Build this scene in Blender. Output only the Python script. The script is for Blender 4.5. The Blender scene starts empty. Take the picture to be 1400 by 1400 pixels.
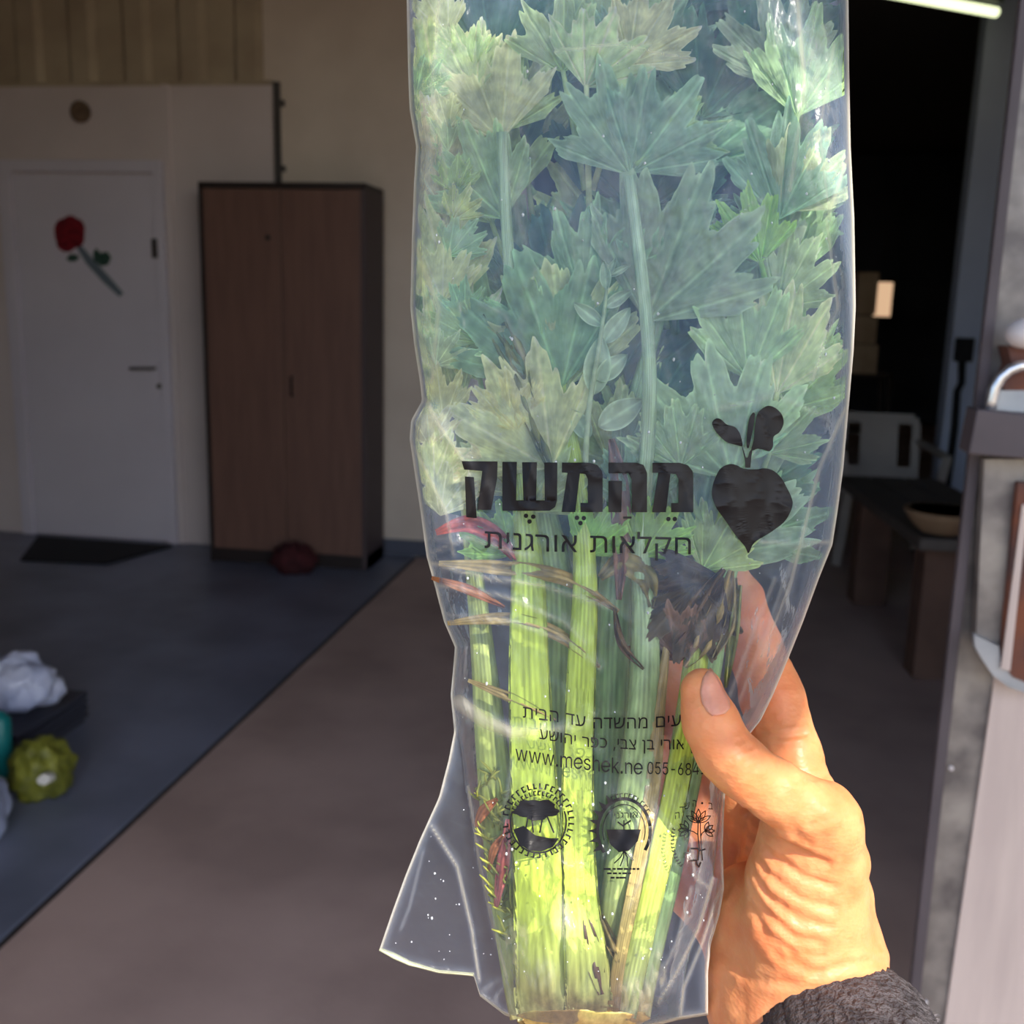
import bpy, bmesh, math, random
import numpy as np
from mathutils import Vector, Matrix, noise
from mathutils.geometry import tessellate_polygon

random.seed(7)
SC = bpy.context.scene
COL = SC.collection
PI = math.pi

# ------------------------------------------------------------------ camera
EYE = np.array([0.0, 0.0, 1.38])
FPX = 1400.0
YAW, PITCH, ROLL = math.radians(9), math.radians(-11.5), math.radians(1.5)
_f = np.array([-math.sin(YAW) * math.cos(PITCH), math.cos(YAW) * math.cos(PITCH), math.sin(PITCH)])
_r0 = np.array([math.cos(YAW), math.sin(YAW), 0.0])
_u0 = np.cross(_r0, _f)
CR = _r0 * math.cos(ROLL) + _u0 * math.sin(ROLL)
CU = _u0 * math.cos(ROLL) - _r0 * math.sin(ROLL)
CF = _f
cam_d = bpy.data.cameras.new('camera')
cam_d.sensor_width = 36; cam_d.sensor_height = 36; cam_d.sensor_fit = 'HORIZONTAL'; cam_d.lens = 36.0
cam_d.clip_start = 0.01; cam_d.clip_end = 200
cam_d.dof.use_dof = True; cam_d.dof.focus_distance = 0.345; cam_d.dof.aperture_fstop = 17.0
cam = bpy.data.objects.new('camera', cam_d); COL.objects.link(cam)
cam.matrix_world = Matrix(((CR[0], CU[0], -CF[0], EYE[0]), (CR[1], CU[1], -CF[1], EYE[1]), (CR[2], CU[2], -CF[2], EYE[2]), (0, 0, 0, 1)))
SC.camera = cam

# ------------------------------------------------------------------ world, sun, exposure
SUN_TO = Vector((0.50, -0.52, 0.66)).normalized()
w = bpy.data.worlds.new('world'); SC.world = w; w.use_nodes = True
nt = w.node_tree; nt.nodes.clear()
sky = nt.nodes.new('ShaderNodeTexSky'); sky.sky_type = 'NISHITA'; sky.sun_disc = False
sky.sun_elevation = math.asin(SUN_TO.z); sky.sun_rotation = math.atan2(SUN_TO.x, SUN_TO.y)
sky.air_density = 1.0; sky.dust_density = 1.2
bg = nt.nodes.new('ShaderNodeBackground'); bg.inputs['Strength'].default_value = 0.30
wo = nt.nodes.new('ShaderNodeOutputWorld')
nt.links.new(sky.outputs[0], bg.inputs[0]); nt.links.new(bg.outputs[0], wo.inputs[0])
sd = bpy.data.lights.new('sun', 'SUN'); sd.energy = 7.4; sd.angle = 0.004; sd.color = (1.0, 0.93, 0.82)
so = bpy.data.objects.new('sun', sd); COL.objects.link(so)
so.rotation_euler = SUN_TO.to_track_quat('Z', 'Y').to_euler(); so.location = (3, -6, 9)
SC.view_settings.view_transform = 'Standard'; SC.view_settings.look = 'None'
SC.view_settings.exposure = 0.12; SC.view_settings.gamma = 1.0; SC.view_settings.use_curve_mapping = False
SC.cycles.transparent_max_bounces = 24
SC.cycles.max_bounces = 10; SC.cycles.diffuse_bounces = 5

# ------------------------------------------------------------------ helpers
def ray(px, py):
    return (px - 700) / FPX * CR + (700 - py) / FPX * CU + CF
def on_z(px, py, z=0.0):
    d = ray(px, py); return EYE + d * ((z - EYE[2]) / d[2])
def on_y(px, py, y):
    d = ray(px, py); return EYE + d * ((y - EYE[1]) / d[1])
def on_x(px, py, x):
    d = ray(px, py); return EYE + d * ((x - EYE[0]) / d[0])
D0 = 0.36                                  # distance of the held bag
PXM = D0 / FPX                             # metres per pixel there
def B(px, py, z=0.0):                      # a point near the bag, z metres nearer than its middle
    return EYE + ray(px, py) * (D0 - z)
def Bn(px, py, z):                         # the same for arrays
    px = np.asarray(px, float); py = np.asarray(py, float); z = np.asarray(z, float)
    d = ((px - 700) / FPX)[..., None] * CR + ((700 - py) / FPX)[..., None] * CU + CF
    return EYE + d * (D0 - z)[..., None]

def origin_of(p):
    o = Vector((0, 0, 0))
    while p is not None:
        o = o + p.location; p = p.parent
    return o
def mk(name, verts, faces, mat=None, parent=None, smooth=True, base=None, cols=None, uvs=None):
    """One mesh object from world-space vertices; base is the origin of a top-level mesh."""
    me = bpy.data.meshes.new(name)
    off = origin_of(parent) if parent is not None else Vector(base if base is not None else (0, 0, 0))
    V = np.asarray([tuple(v) for v in verts], float) if not isinstance(verts, np.ndarray) else verts
    V = V - np.array(off)
    me.from_pydata(V.tolist(), [], [tuple(int(i) for i in f) for f in faces])
    if cols is not None:
        a = me.color_attributes.new('col', 'FLOAT_COLOR', 'POINT')
        c = np.ones((len(V), 4), np.float32); c[:, :3] = np.asarray(cols, np.float32)[:, :3]
        a.data.foreach_set('color', c.ravel())
    if uvs is not None:
        ul = me.uv_layers.new(name='UVMap')
        idx = np.empty(len(me.loops), np.int32); me.loops.foreach_get('vertex_index', idx)
        ul.data.foreach_set('uv', np.asarray(uvs, np.float32)[idx].ravel())
    if smooth:
        me.polygons.foreach_set('use_smooth', np.ones(len(me.polygons), bool))
    me.update()
    o = bpy.data.objects.new(name, me); COL.objects.link(o)
    if mat is not None: me.materials.append(mat)
    if parent is not None: o.parent = parent
    else: o.location = off
    return o
def tag(o, label=None, cat=None, group=None, kind=None):
    if label: o['label'] = label
    if cat: o['category'] = cat
    if group: o['group'] = group
    if kind: o['kind'] = kind
    return o
def empty(name, loc, label=None, cat=None, group=None):
    o = bpy.data.objects.new(name, None); COL.objects.link(o); o.location = Vector([float(v) for v in loc])
    o.empty_display_size = 0.05
    return tag(o, label, cat, group)

class MB:
    """Collects shapes into one vertex and face list."""
    def __init__(s): s.v = []; s.f = []
    def add(s, v, f):
        n = len(s.v); s.v += [tuple(float(c) for c in p) for p in v]; s.f += [tuple(i + n for i in q) for q in f]
    def box(s, x0, x1, y0, y1, z0, z1):
        v = [(x, y, z) for z in (z0, z1) for y in (y0, y1) for x in (x0, x1)]
        s.add(v, [(0, 2, 3, 1), (4, 5, 7, 6), (0, 1, 5, 4), (2, 6, 7, 3), (0, 4, 6, 2), (1, 3, 7, 5)])
    def bar(s, a, b, wx, wy, up=(0, 0, 1)):
        a = Vector(a); b = Vector(b); d = (b - a).normalized(); u = Vector(up)
        if abs(d.dot(u)) > 0.95: u = Vector((0, 1, 0))
        x = d.cross(u).normalized(); y = x.cross(d).normalized()
        v = [p + x * (sx * wx / 2) + y * (sy * wy / 2) for p in (a, b) for sx, sy in ((-1, -1), (1, -1), (1, 1), (-1, 1))]
        s.add(v, [(0, 1, 2, 3), (7, 6, 5, 4), (0, 4, 5, 1), (1, 5, 6, 2), (2, 6, 7, 3), (3, 7, 4, 0)])
    def tube(s, pts, rad, n=10, cap=True, prof=None):
        P = [Vector(p) for p in pts]; R = rad if hasattr(rad, '__len__') else [rad] * len(P)
        x = None; rings = []
        for i, p in enumerate(P):
            d = (P[min(i + 1, len(P) - 1)] - P[max(i - 1, 0)]).normalized()
            if x is None:
                u = Vector((0, 0, 1)) if abs(d.z) < 0.9 else Vector((0, 1, 0))
                x = d.cross(u).normalized()
            else: x = (x - d * x.dot(d)).normalized()
            y = d.cross(x)
            ring = []
            for k in range(n):
                a = 2 * PI * k / n; m = prof(a) if prof else 1.0
                ring.append(p + (x * math.cos(a) + y * math.sin(a)) * R[i] * m)
            rings.append(ring)
        v = [q for r in rings for q in r]; f = []
        for i in range(len(P) - 1):
            for k in range(n):
                f.append((i * n + k, i * n + (k + 1) % n, (i + 1) * n + (k + 1) % n, (i + 1) * n + k))
        if cap: f.append(tuple(range(n))[::-1]); f.append(tuple((len(P) - 1) * n + k for k in range(n)))
        s.add(v, f)
    def prism(s, front, back):
        n = len(front); s.add(list(front) + list(back), [tuple(range(n)), tuple(range(2 * n - 1, n - 1, -1))] + [(i, n + i, n + (i + 1) % n, (i + 1) % n) for i in range(n)])
    def ball(s, c, r, nu=16, nv=10, fn=None):
        c = Vector(c); r = r if hasattr(r, '__len__') else (r, r, r); v = []; f = []
        for j in range(nv + 1):
            t = PI * j / nv
            for i in range(nu):
                a = 2 * PI * i / nu; d = Vector((math.sin(t) * math.cos(a), math.sin(t) * math.sin(a), math.cos(t)))
                m = fn(d) if fn else 1.0
                v.append(c + Vector((d.x * r[0], d.y * r[1], d.z * r[2])) * m)
        for j in range(nv):
            for i in range(nu):
                f.append((j * nu + i, (j + 1) * nu + i, (j + 1) * nu + (i + 1) % nu, j * nu + (i + 1) % nu))
        s.add(v, f)
    def build(s, name, mat, parent=None, smooth=False, base=None, bevel=0.0):
        o = mk(name, s.v, s.f, mat, parent, smooth, base)
        if bevel:
            m = o.modifiers.new('bevel', 'BEVEL'); m.width = bevel; m.segments = 2; m.limit_method = 'ANGLE'
        return o
def prism_px(mb, poly, y, thick):
    """An outline on the plane at depth y, extruded straight back by thick."""
    fr = [on_y(px, py, y) for px, py in poly]
    bk = [p + np.array([0, thick, 0]) for p in fr]
    mb.prism(fr, bk)

# ------------------------------------------------------------------ materials
def srgb(r, g, b):
    f = lambda c: (c / 255) / 12.92 if c / 255 <= 0.04045 else ((c / 255 + 0.055) / 1.055) ** 2.4
    return (f(r), f(g), f(b), 1.0)
def pmat(name, c1, c2=None, scale=6.0, rough=0.6, metal=0.0, bump=0.0, bscale=40.0, spec=0.4, detail=4.0, emit=0.0, stretch=None):
    m = bpy.data.materials.new(name); m.use_nodes = True; t = m.node_tree; b = t.nodes['Principled BSDF']
    b.inputs['Roughness'].default_value = rough; b.inputs['Metallic'].default_value = metal
    b.inputs['Specular IOR Level'].default_value = spec; b.inputs['Base Color'].default_value = c1
    tc = t.nodes.new('ShaderNodeTexCoord'); mp = t.nodes.new('ShaderNodeMapping'); t.links.new(tc.outputs['Object'], mp.inputs[0])
    if stretch: mp.inputs['Scale'].default_value = stretch
    if c2 is not None:
        n = t.nodes.new('ShaderNodeTexNoise'); n.inputs['Scale'].default_value = scale; n.inputs['Detail'].default_value = detail
        t.links.new(mp.outputs[0], n.inputs['Vector'])
        r = t.nodes.new('ShaderNodeValToRGB'); r.color_ramp.elements[0].position = 0.36; r.color_ramp.elements[1].position = 0.66
        r.color_ramp.elements[0].color = c1; r.color_ramp.elements[1].color = c2
        t.links.new(n.outputs['Fac'], r.inputs[0]); t.links.new(r.outputs[0], b.inputs['Base Color'])
    if bump:
        n2 = t.nodes.new('ShaderNodeTexNoise'); n2.inputs['Scale'].default_value = bscale; n2.inputs['Detail'].default_value = 5
        t.links.new(mp.outputs[0], n2.inputs['Vector'])
        bp = t.nodes.new('ShaderNodeBump'); bp.inputs['Strength'].default_value = bump; bp.inputs['Distance'].default_value = 0.01
        t.links.new(n2.outputs['Fac'], bp.inputs['Height']); t.links.new(bp.outputs[0], b.inputs['Normal'])
    if emit:
        b.inputs['Emission Color'].default_value = c1; b.inputs['Emission Strength'].default_value = emit
    return m
GLYPHS = {"ח":[539,[[[314,475],[363,471],[404,459],[435,439],[457,410],[470,371],[475,323],[475,0],[403,0],[403,309],[400,342],[392,368],[378,387],[359,399],[336,406],[309,408],[140,408],[140,0],[68,0],[68,475]]]],"ק":[505,[[[251,0],[402,408],[64,408],[64,475],[477,475],[477,420],[327,0]],[[64,-193],[64,290],[136,290],[136,-193]]]],"ל":[409,[[[84,475],[381,475],[381,420],[231,0],[155,0],[306,408],[12,408],[12,609],[84,609]]]],"א":[486,[[[361,0],[155,306],[40,475],[125,475],[318,188],[446,0]],[[45,0],[45,127],[47,165],[52,199],[61,229],[72,256],[87,279],[105,299],[126,316],[150,329],[176,339],[197,285],[181,278],[166,268],[153,256],[142,241],[133,224],[126,205],[121,183],[118,159],[117,132],[117,0]],[[309,148],[285,200],[301,208],[316,218],[328,230],[339,245],[347,262],[354,281],[359,302],[362,326],[362,353],[362,475],[435,475],[435,358],[433,321],[428,288],[420,258],[408,231],[394,208],[377,188],[357,172],[334,158]]]],"ו":[209,[[[68,0],[68,475],[140,475],[140,0]]]],"ת":[535,[[[399,0],[399,309],[396,342],[388,368],[374,387],[355,399],[332,406],[305,408],[31,408],[31,475],[310,475],[359,471],[400,459],[431,439],[453,410],[466,371],[471,323],[471,0]],[[28,0],[28,67],[65,67],[78,69],[89,75],[98,85],[104,99],[108,118],[109,140],[109,439],[181,439],[181,144],[178,100],[169,64],[153,36],[130,16],[100,4],[61,0]]]],"ר":[435,[[[298,0],[298,309],[296,342],[287,368],[273,387],[255,399],[232,406],[204,408],[12,408],[12,475],[209,475],[259,471],[300,459],[331,439],[353,410],[366,371],[370,323],[370,0]]]],"ג":[278,[[[12,-8],[12,69],[32,77],[51,87],[69,97],[85,110],[100,123],[114,137],[130,158],[143,179],[153,202],[160,226],[165,250],[166,274],[166,357],[165,374],[161,387],[154,397],[145,403],[134,407],[119,408],[43,408],[43,475],[140,475],[167,472],[190,464],[210,450],[225,429],[234,401],[237,366],[237,144],[254,0],[195,0],[172,132],[158,113],[145,96],[132,80],[119,65],[105,52],[91,40],[77,29],[63,19]]]],"נ":[318,[[[24,0],[24,67],[182,67],[182,357],[181,374],[177,387],[170,397],[161,403],[150,407],[136,408],[51,408],[51,475],[156,475],[183,472],[206,464],[227,450],[242,429],[251,401],[254,366],[254,0]]]],"י":[188,[[[60,171],[60,475],[132,475],[132,243],[96,171]]]],"ם":[523,[[[56,0],[56,475],[298,475],[347,471],[388,459],[419,439],[441,410],[454,371],[459,323],[459,0]],[[128,67],[387,67],[387,309],[384,342],[375,368],[362,387],[343,399],[320,406],[293,408],[128,408]]]],"מ":[517,[[[281,484],[316,482],[347,475],[374,464],[398,448],[418,429],[433,406],[444,381],[451,352],[453,322],[453,0],[245,0],[245,67],[381,67],[381,310],[378,341],[370,368],[356,391],[336,407],[309,418],[276,421],[250,419],[226,412],[206,402],[188,387],[173,369],[162,347],[152,322],[145,293],[140,262],[112,0],[40,0],[76,329],[44,475],[116,475],[130,407],[140,417],[165,445],[175,453],[186,461],[199,467],[212,473],[227,478],[243,482],[261,484]]]],"ה":[523,[[[387,0],[387,309],[384,342],[375,368],[362,387],[343,399],[320,406],[293,408],[68,408],[68,475],[298,475],[347,471],[388,459],[419,439],[441,410],[454,371],[459,323],[459,0]],[[68,0],[68,284],[140,284],[140,0]]]],"ש":[564,[[[74,0],[32,475],[104,475],[140,67],[241,67],[268,68],[293,72],[317,79],[340,89],[361,102],[381,118],[398,137],[413,160],[426,186],[437,215],[445,248],[450,285],[468,475],[540,475],[522,285],[519,264],[515,241],[510,216],[503,191],[494,166],[483,140],[469,116],[453,93],[433,71],[411,51],[385,34],[355,19],[322,9],[284,2],[241,0]],[[119,162],[114,227],[181,248],[195,253],[208,260],[218,268],[227,277],[235,289],[241,302],[245,316],[249,333],[251,352],[262,475],[334,475],[325,366],[322,345],[320,324],[316,305],[312,287],[306,270],[298,254],[288,240],[275,226],[259,214],[241,203],[218,193],[192,184]]]],"ד":[419,[[[254,0],[254,436],[326,436],[326,0]],[[8,408],[8,475],[399,475],[399,408]]]],"ע":[488,[[[20,0],[20,67],[165,67],[196,68],[224,72],[250,79],[273,88],[294,101],[312,116],[328,135],[342,158],[353,184],[362,213],[369,247],[374,285],[391,475],[464,475],[446,285],[443,260],[439,235],[435,209],[428,183],[420,158],[409,133],[396,109],[380,86],[360,65],[338,47],[312,31],[282,18],[248,8],[209,2],[165,0]],[[153,54],[55,475],[128,475],[224,54]]]],"ב":[435,[[[280,0],[280,309],[277,342],[269,368],[255,387],[236,399],[213,406],[186,408],[24,408],[24,475],[191,475],[241,471],[281,459],[312,439],[334,410],[348,371],[352,323],[352,0]],[[24,0],[24,67],[415,67],[415,0]]]],"צ":[448,[[[345,6],[25,475],[110,475],[288,202],[386,53]],[[20,0],[20,67],[369,67],[386,53],[386,0]],[[282,168],[258,221],[271,227],[282,233],[292,241],[302,251],[310,261],[317,273],[323,287],[327,302],[331,318],[334,335],[335,354],[336,374],[336,475],[408,475],[408,379],[407,342],[402,308],[393,279],[382,252],[368,229],[350,209],[330,193],[308,179]]]],"כ":[433,[[[24,0],[24,67],[178,67],[222,72],[258,88],[285,114],[303,149],[315,190],[318,237],[314,289],[301,331],[278,364],[247,389],[207,403],[158,408],[24,408],[24,475],[166,475],[201,473],[234,467],[264,457],[291,444],[314,428],[335,409],[353,387],[367,362],[379,335],[387,305],[391,274],[393,240],[390,196],[382,156],[368,118],[350,84],[326,55],[296,32],[262,14],[223,4],[178,0]]]],"פ":[484,[[[40,0],[40,67],[229,67],[273,72],[308,88],[335,114],[354,149],[365,190],[369,237],[364,289],[351,331],[329,364],[298,389],[258,403],[209,408],[70,408],[70,475],[217,475],[252,473],[285,467],[314,457],[341,444],[365,428],[386,409],[403,387],[418,362],[429,335],[437,305],[442,274],[443,240],[441,196],[433,156],[419,118],[400,84],[376,55],[347,32],[312,14],[273,4],[229,0]],[[177,187],[148,189],[122,195],[99,206],[81,221],[66,239],[55,260],[47,284],[42,311],[40,340],[40,475],[112,475],[112,346],[113,327],[116,310],[121,295],[128,282],[136,272],[147,264],[159,259],[172,255],[213,256],[213,189]]]],"ן":[236,[[[99,-192],[99,357],[98,374],[94,387],[88,397],[79,403],[67,407],[53,408],[16,408],[16,475],[74,475],[100,472],[124,464],[144,450],[159,429],[169,401],[172,366],[172,-192]]]],"w":[567,[[[138,0],[23,379],[87,379],[133,214],[161,107],[168,75],[175,41],[165,41],[172,74],[179,105],[252,379],[316,379],[362,214],[388,106],[395,75],[402,41],[391,41],[399,75],[406,106],[434,214],[480,379],[545,379],[429,0],[368,0],[319,172],[277,338],[291,338],[199,0]]]],"m":[610,[[[53,0],[53,379],[112,379],[112,295],[108,295],[114,314],[122,331],[132,346],[144,358],[158,368],[172,376],[187,382],[203,385],[219,386],[245,383],[268,375],[287,361],[303,342],[314,320],[321,295],[312,295],[318,312],[326,329],[337,343],[350,356],[364,366],[381,375],[398,381],[417,385],[437,386],[458,385],[478,380],[497,372],[514,361],[529,346],[541,328],[550,307],[555,283],[557,255],[557,0],[496,0],[496,254],[493,279],[485,298],[473,313],[456,323],[438,329],[419,330],[402,329],[387,326],[374,320],[363,312],[353,302],[345,290],[340,277],[336,263],[335,247],[335,0],[274,0],[274,260],[272,280],[265,297],[253,311],[238,322],[220,328],[199,330],[185,329],[171,326],[158,320],[145,312],[135,302],[126,289],[119,274],[115,257],[114,238],[114,0]]]],"e":[404,[[[212,-8],[177,-5],[145,3],[117,16],[92,35],[72,58],[56,85],[44,116],[37,150],[34,187],[36,224],[44,258],[55,290],[71,317],[91,340],[115,359],[142,373],[172,382],[205,384],[226,383],[246,380],[266,374],[285,366],[303,355],[319,341],[334,324],[347,305],[357,282],[365,256],[370,227],[371,194],[371,169],[75,169],[75,221],[338,221],[310,202],[308,226],[304,248],[298,269],[288,286],[277,301],[263,314],[246,323],[227,328],[205,330],[183,328],[164,323],[146,313],[131,301],[119,286],[109,270],[102,251],[97,231],[96,211],[96,178],[98,151],[102,127],[110,106],[121,88],[135,73],[151,61],[169,53],[190,48],[212,46],[227,47],[241,49],[254,53],[265,58],[276,65],[285,73],[294,82],[300,93],[306,105],[365,91],[358,72],[348,55],[335,39],[320,26],[302,14],[283,4],[261,-3],[237,-7]]]],"s":[365,[[[182,-8],[157,-7],[133,-3],[112,3],[93,12],[76,24],[62,38],[50,54],[41,73],[36,94],[94,107],[101,87],[111,72],[124,60],[141,52],[160,47],[181,45],[206,47],[227,53],[244,62],[258,74],[265,88],[268,103],[266,115],[262,126],[254,136],[243,144],[229,150],[212,155],[149,170],[118,180],[92,192],[72,208],[58,227],[50,249],[47,274],[49,295],[55,314],[65,332],[79,347],[95,360],[115,370],[137,378],[161,383],[187,384],[212,383],[234,379],[254,372],[271,363],[286,352],[299,339],[309,324],[318,308],[324,290],[268,277],[262,291],[254,304],[243,316],[228,325],[210,331],[187,333],[166,331],[147,326],[131,317],[119,305],[111,292],[109,277],[110,264],[115,253],[124,243],[136,235],[152,229],[172,223],[229,209],[261,200],[287,187],[306,171],[320,153],[328,131],[331,107],[329,85],[323,65],[312,47],[298,31],[281,18],[260,6],[236,-2],[210,-7]]]],"h":[410,[[[114,227],[114,0],[53,0],[53,509],[114,509],[114,287],[102,287],[116,319],[132,344],[152,362],[175,374],[200,382],[227,384],[252,383],[275,377],[295,369],[313,356],[328,340],[341,321],[350,298],[355,271],[357,240],[357,0],[296,0],[296,235],[293,263],[286,286],[273,304],[256,318],[235,326],[210,329],[192,328],[176,324],[161,317],[147,308],[136,297],[126,283],[119,266],[115,248]]]],"k":[381,[[[110,137],[110,212],[121,212],[284,379],[360,379],[184,199],[177,199]],[[53,0],[53,509],[114,509],[114,0]],[[294,0],[148,186],[191,229],[372,0]]]],"n":[410,[[[114,227],[114,0],[53,0],[53,379],[112,379],[112,287],[102,287],[116,319],[132,344],[152,362],[175,374],[200,382],[227,384],[252,383],[275,377],[295,369],[313,356],[328,340],[341,321],[350,298],[355,271],[357,240],[357,0],[296,0],[296,235],[293,263],[286,286],[273,304],[256,318],[235,326],[210,329],[192,328],[176,324],[161,317],[147,308],[136,297],[126,283],[119,266],[115,248]]]],"t":[227,[[[204,379],[204,327],[6,327],[6,379]],[[65,471],[126,471],[126,98],[127,83],[130,70],[136,61],[144,55],[156,51],[202,54],[213,2],[168,-4],[138,-1],[113,7],[92,21],[77,41],[68,64],[65,93]]]],".":[188,[[[95,-4],[83,-3],[73,1],[63,9],[55,18],[51,29],[50,41],[51,53],[55,64],[63,73],[73,81],[83,85],[95,87],[107,85],[118,81],[128,73],[135,64],[140,53],[141,41],[140,29],[135,18],[128,9],[118,1],[107,-3]]]],"0":[453,[[[227,-7],[191,-3],[158,7],[130,24],[105,48],[85,77],[69,113],[57,155],[50,202],[48,254],[50,306],[57,353],[69,395],[85,431],[106,461],[130,484],[159,502],[191,512],[227,516],[262,512],[295,502],[323,484],[348,461],[368,431],[384,395],[396,353],[403,306],[405,254],[403,202],[396,155],[384,113],[368,77],[348,48],[323,24],[295,7],[263,-3]],[[227,50],[250,52],[271,60],[290,74],[306,92],[320,116],[330,144],[338,176],[342,213],[344,254],[342,295],[338,332],[330,365],[320,393],[306,416],[290,435],[271,449],[250,457],[227,460],[203,457],[182,449],[163,435],[147,416],[134,393],[123,365],[115,332],[111,295],[109,254],[111,213],[115,176],[123,144],[134,116],[147,92],[163,74],[182,60],[203,52]]]],"5":[453,[[[221,-7],[192,-5],[165,1],[140,11],[118,25],[99,41],[83,60],[71,82],[63,105],[60,130],[122,130],[125,115],[130,102],[138,89],[148,78],[160,68],[173,60],[188,54],[204,51],[221,50],[241,51],[259,56],[276,64],[291,75],[304,89],[314,104],[322,122],[326,141],[328,162],[326,183],[321,203],[314,221],[303,237],[290,251],[275,262],[257,270],[238,275],[218,277],[201,276],[184,273],[167,268],[152,262],[139,255],[128,246],[67,253],[96,509],[366,509],[366,452],[151,452],[134,301],[148,311],[162,318],[178,325],[194,330],[212,333],[229,334],[252,332],[274,328],[294,321],[313,311],[330,299],[345,285],[358,269],[370,251],[379,231],[386,210],[390,187],[391,163],[388,132],[381,102],[369,76],[352,52],[332,32],[309,15],[282,3],[253,-4]]]],"6":[453,[[[226,-7],[196,-4],[168,3],[142,15],[119,31],[100,51],[84,74],[73,101],[66,130],[64,162],[65,187],[71,212],[80,239],[93,268],[112,302],[137,340],[252,509],[322,509],[151,261],[145,261],[151,270],[157,279],[165,288],[174,295],[184,302],[196,307],[208,311],[221,313],[235,314],[265,312],[291,305],[316,295],[337,280],[355,262],[370,240],[380,215],[387,187],[389,157],[387,127],[379,98],[368,73],[352,50],[333,30],[310,14],[284,3],[257,-4]],[[226,48],[245,50],[263,55],[279,63],[293,73],[304,86],[314,101],[322,119],[326,137],[327,157],[326,178],[322,196],[314,213],[304,228],[293,241],[279,251],[263,259],[245,264],[226,265],[207,264],[190,259],[174,252],[160,241],[148,229],[138,214],[131,197],[126,179],[125,158],[126,138],[131,119],[138,102],[148,86],[160,73],[174,63],[190,55],[207,50]]]],"8":[453,[[[226,-7],[193,-5],[163,1],[136,11],[111,25],[91,42],[74,62],[62,84],[54,109],[52,135],[53,156],[58,176],[65,195],[75,212],[87,228],[101,241],[117,252],[134,260],[153,265],[129,276],[109,289],[93,308],[80,330],[73,354],[70,380],[73,405],[79,429],[90,450],[106,469],[124,485],[146,498],[170,508],[197,514],[226,516],[255,514],[282,508],[306,498],[328,485],[346,469],[361,450],[373,429],[379,405],[382,380],[379,354],[372,330],[359,308],[343,289],[323,276],[300,267],[319,260],[335,252],[351,241],[365,228],[377,212],[387,195],[395,176],[399,156],[401,135],[398,109],[391,84],[378,62],[362,42],[341,25],[317,11],[289,1],[259,-5]],[[226,49],[248,50],[267,54],[285,60],[300,69],[313,79],[323,91],[331,106],[335,121],[337,139],[335,157],[330,173],[322,189],[312,202],[298,213],[283,223],[265,230],[247,234],[226,235],[206,234],[187,230],[169,223],[154,213],[140,202],[130,189],[122,173],[117,157],[115,139],[117,121],[121,106],[129,91],[139,79],[152,69],[167,60],[185,54],[205,50]],[[226,290],[244,291],[260,294],[274,300],[287,308],[298,318],[307,330],[314,344],[318,359],[319,376],[318,392],[314,407],[308,420],[299,432],[288,442],[275,449],[260,455],[244,459],[226,460],[208,459],[192,455],[177,449],[164,442],[153,432],[145,420],[138,407],[134,392],[133,376],[134,359],[138,344],[145,330],[154,318],[165,308],[178,300],[193,294],[209,291]]]],"4":[453,[[[40,105],[40,158],[247,509],[311,509],[109,166],[413,163],[413,105]],[[282,0],[282,318],[343,318],[343,0]]]],"1":[453,[[[76,0],[76,55],[391,55],[391,0]],[[276,509],[276,0],[212,0],[212,448],[86,358],[86,427],[198,509]]]],"2":[453,[[[64,0],[64,47],[252,248],[268,266],[282,282],[294,298],[303,312],[311,327],[316,341],[319,356],[320,371],[319,389],[315,405],[308,419],[298,431],[287,441],[273,449],[258,455],[241,458],[224,460],[205,458],[188,454],[172,447],[159,438],[148,427],[139,413],[132,398],[128,381],[127,362],[66,362],[68,391],[75,418],[86,442],[102,464],[121,482],[143,496],[168,507],[196,513],[225,516],[254,513],[281,507],[306,497],[328,482],[346,465],[361,445],[372,423],[379,398],[381,372],[380,354],[377,336],[371,318],[363,299],[351,280],[336,259],[317,235],[294,209],[267,180],[153,60],[389,57],[389,0]]]],"9":[453,[[[226,516],[256,513],[285,506],[310,494],[333,478],[352,458],[368,434],[380,408],[387,378],[389,347],[387,322],[382,296],[373,270],[359,240],[340,207],[315,168],[200,0],[130,0],[301,248],[307,248],[302,238],[295,229],[287,221],[278,214],[268,207],[257,202],[245,198],[232,195],[218,195],[188,197],[161,203],[137,214],[116,229],[98,247],[83,269],[72,294],[66,321],[64,352],[66,382],[73,411],[85,436],[101,459],[120,479],[143,494],[168,506],[196,513]],[[226,460],[207,459],[190,454],[174,446],[160,435],[148,423],[138,407],[131,390],[127,372],[125,352],[127,331],[131,313],[138,295],[148,280],[160,268],[174,257],[190,250],[207,245],[226,243],[245,245],[263,249],[279,257],[293,267],[305,280],[314,295],[322,312],[326,330],[327,350],[326,371],[322,390],[314,407],[305,422],[293,435],[279,446],[263,454],[245,459]]]],"-":[453,[[[337,244],[337,188],[114,188],[114,244]]]],",":[188,[[[38,-119],[68,71],[137,71],[84,-119]]]],"/":[249,[[[235,533],[71,-76],[14,-76],[178,533]]]],"3":[453,[[[218,-7],[188,-5],[159,1],[133,10],[108,22],[88,38],[70,57],[57,79],[48,104],[44,132],[109,132],[112,115],[118,100],[126,87],[137,76],[150,66],[165,59],[182,54],[200,51],[219,50],[239,51],[258,55],[275,61],[291,69],[304,80],[315,93],[323,108],[328,125],[329,145],[328,163],[323,180],[316,196],[306,211],[292,223],[275,234],[254,241],[229,246],[201,248],[157,248],[157,299],[288,448],[70,452],[70,509],[372,509],[372,461],[211,278],[211,289],[247,290],[279,286],[308,276],[333,262],[354,244],[371,222],[383,198],[391,173],[393,145],[390,116],[383,90],[370,66],[354,45],[333,27],[309,12],[281,2],[251,-5]]]]}
M = {}
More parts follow.
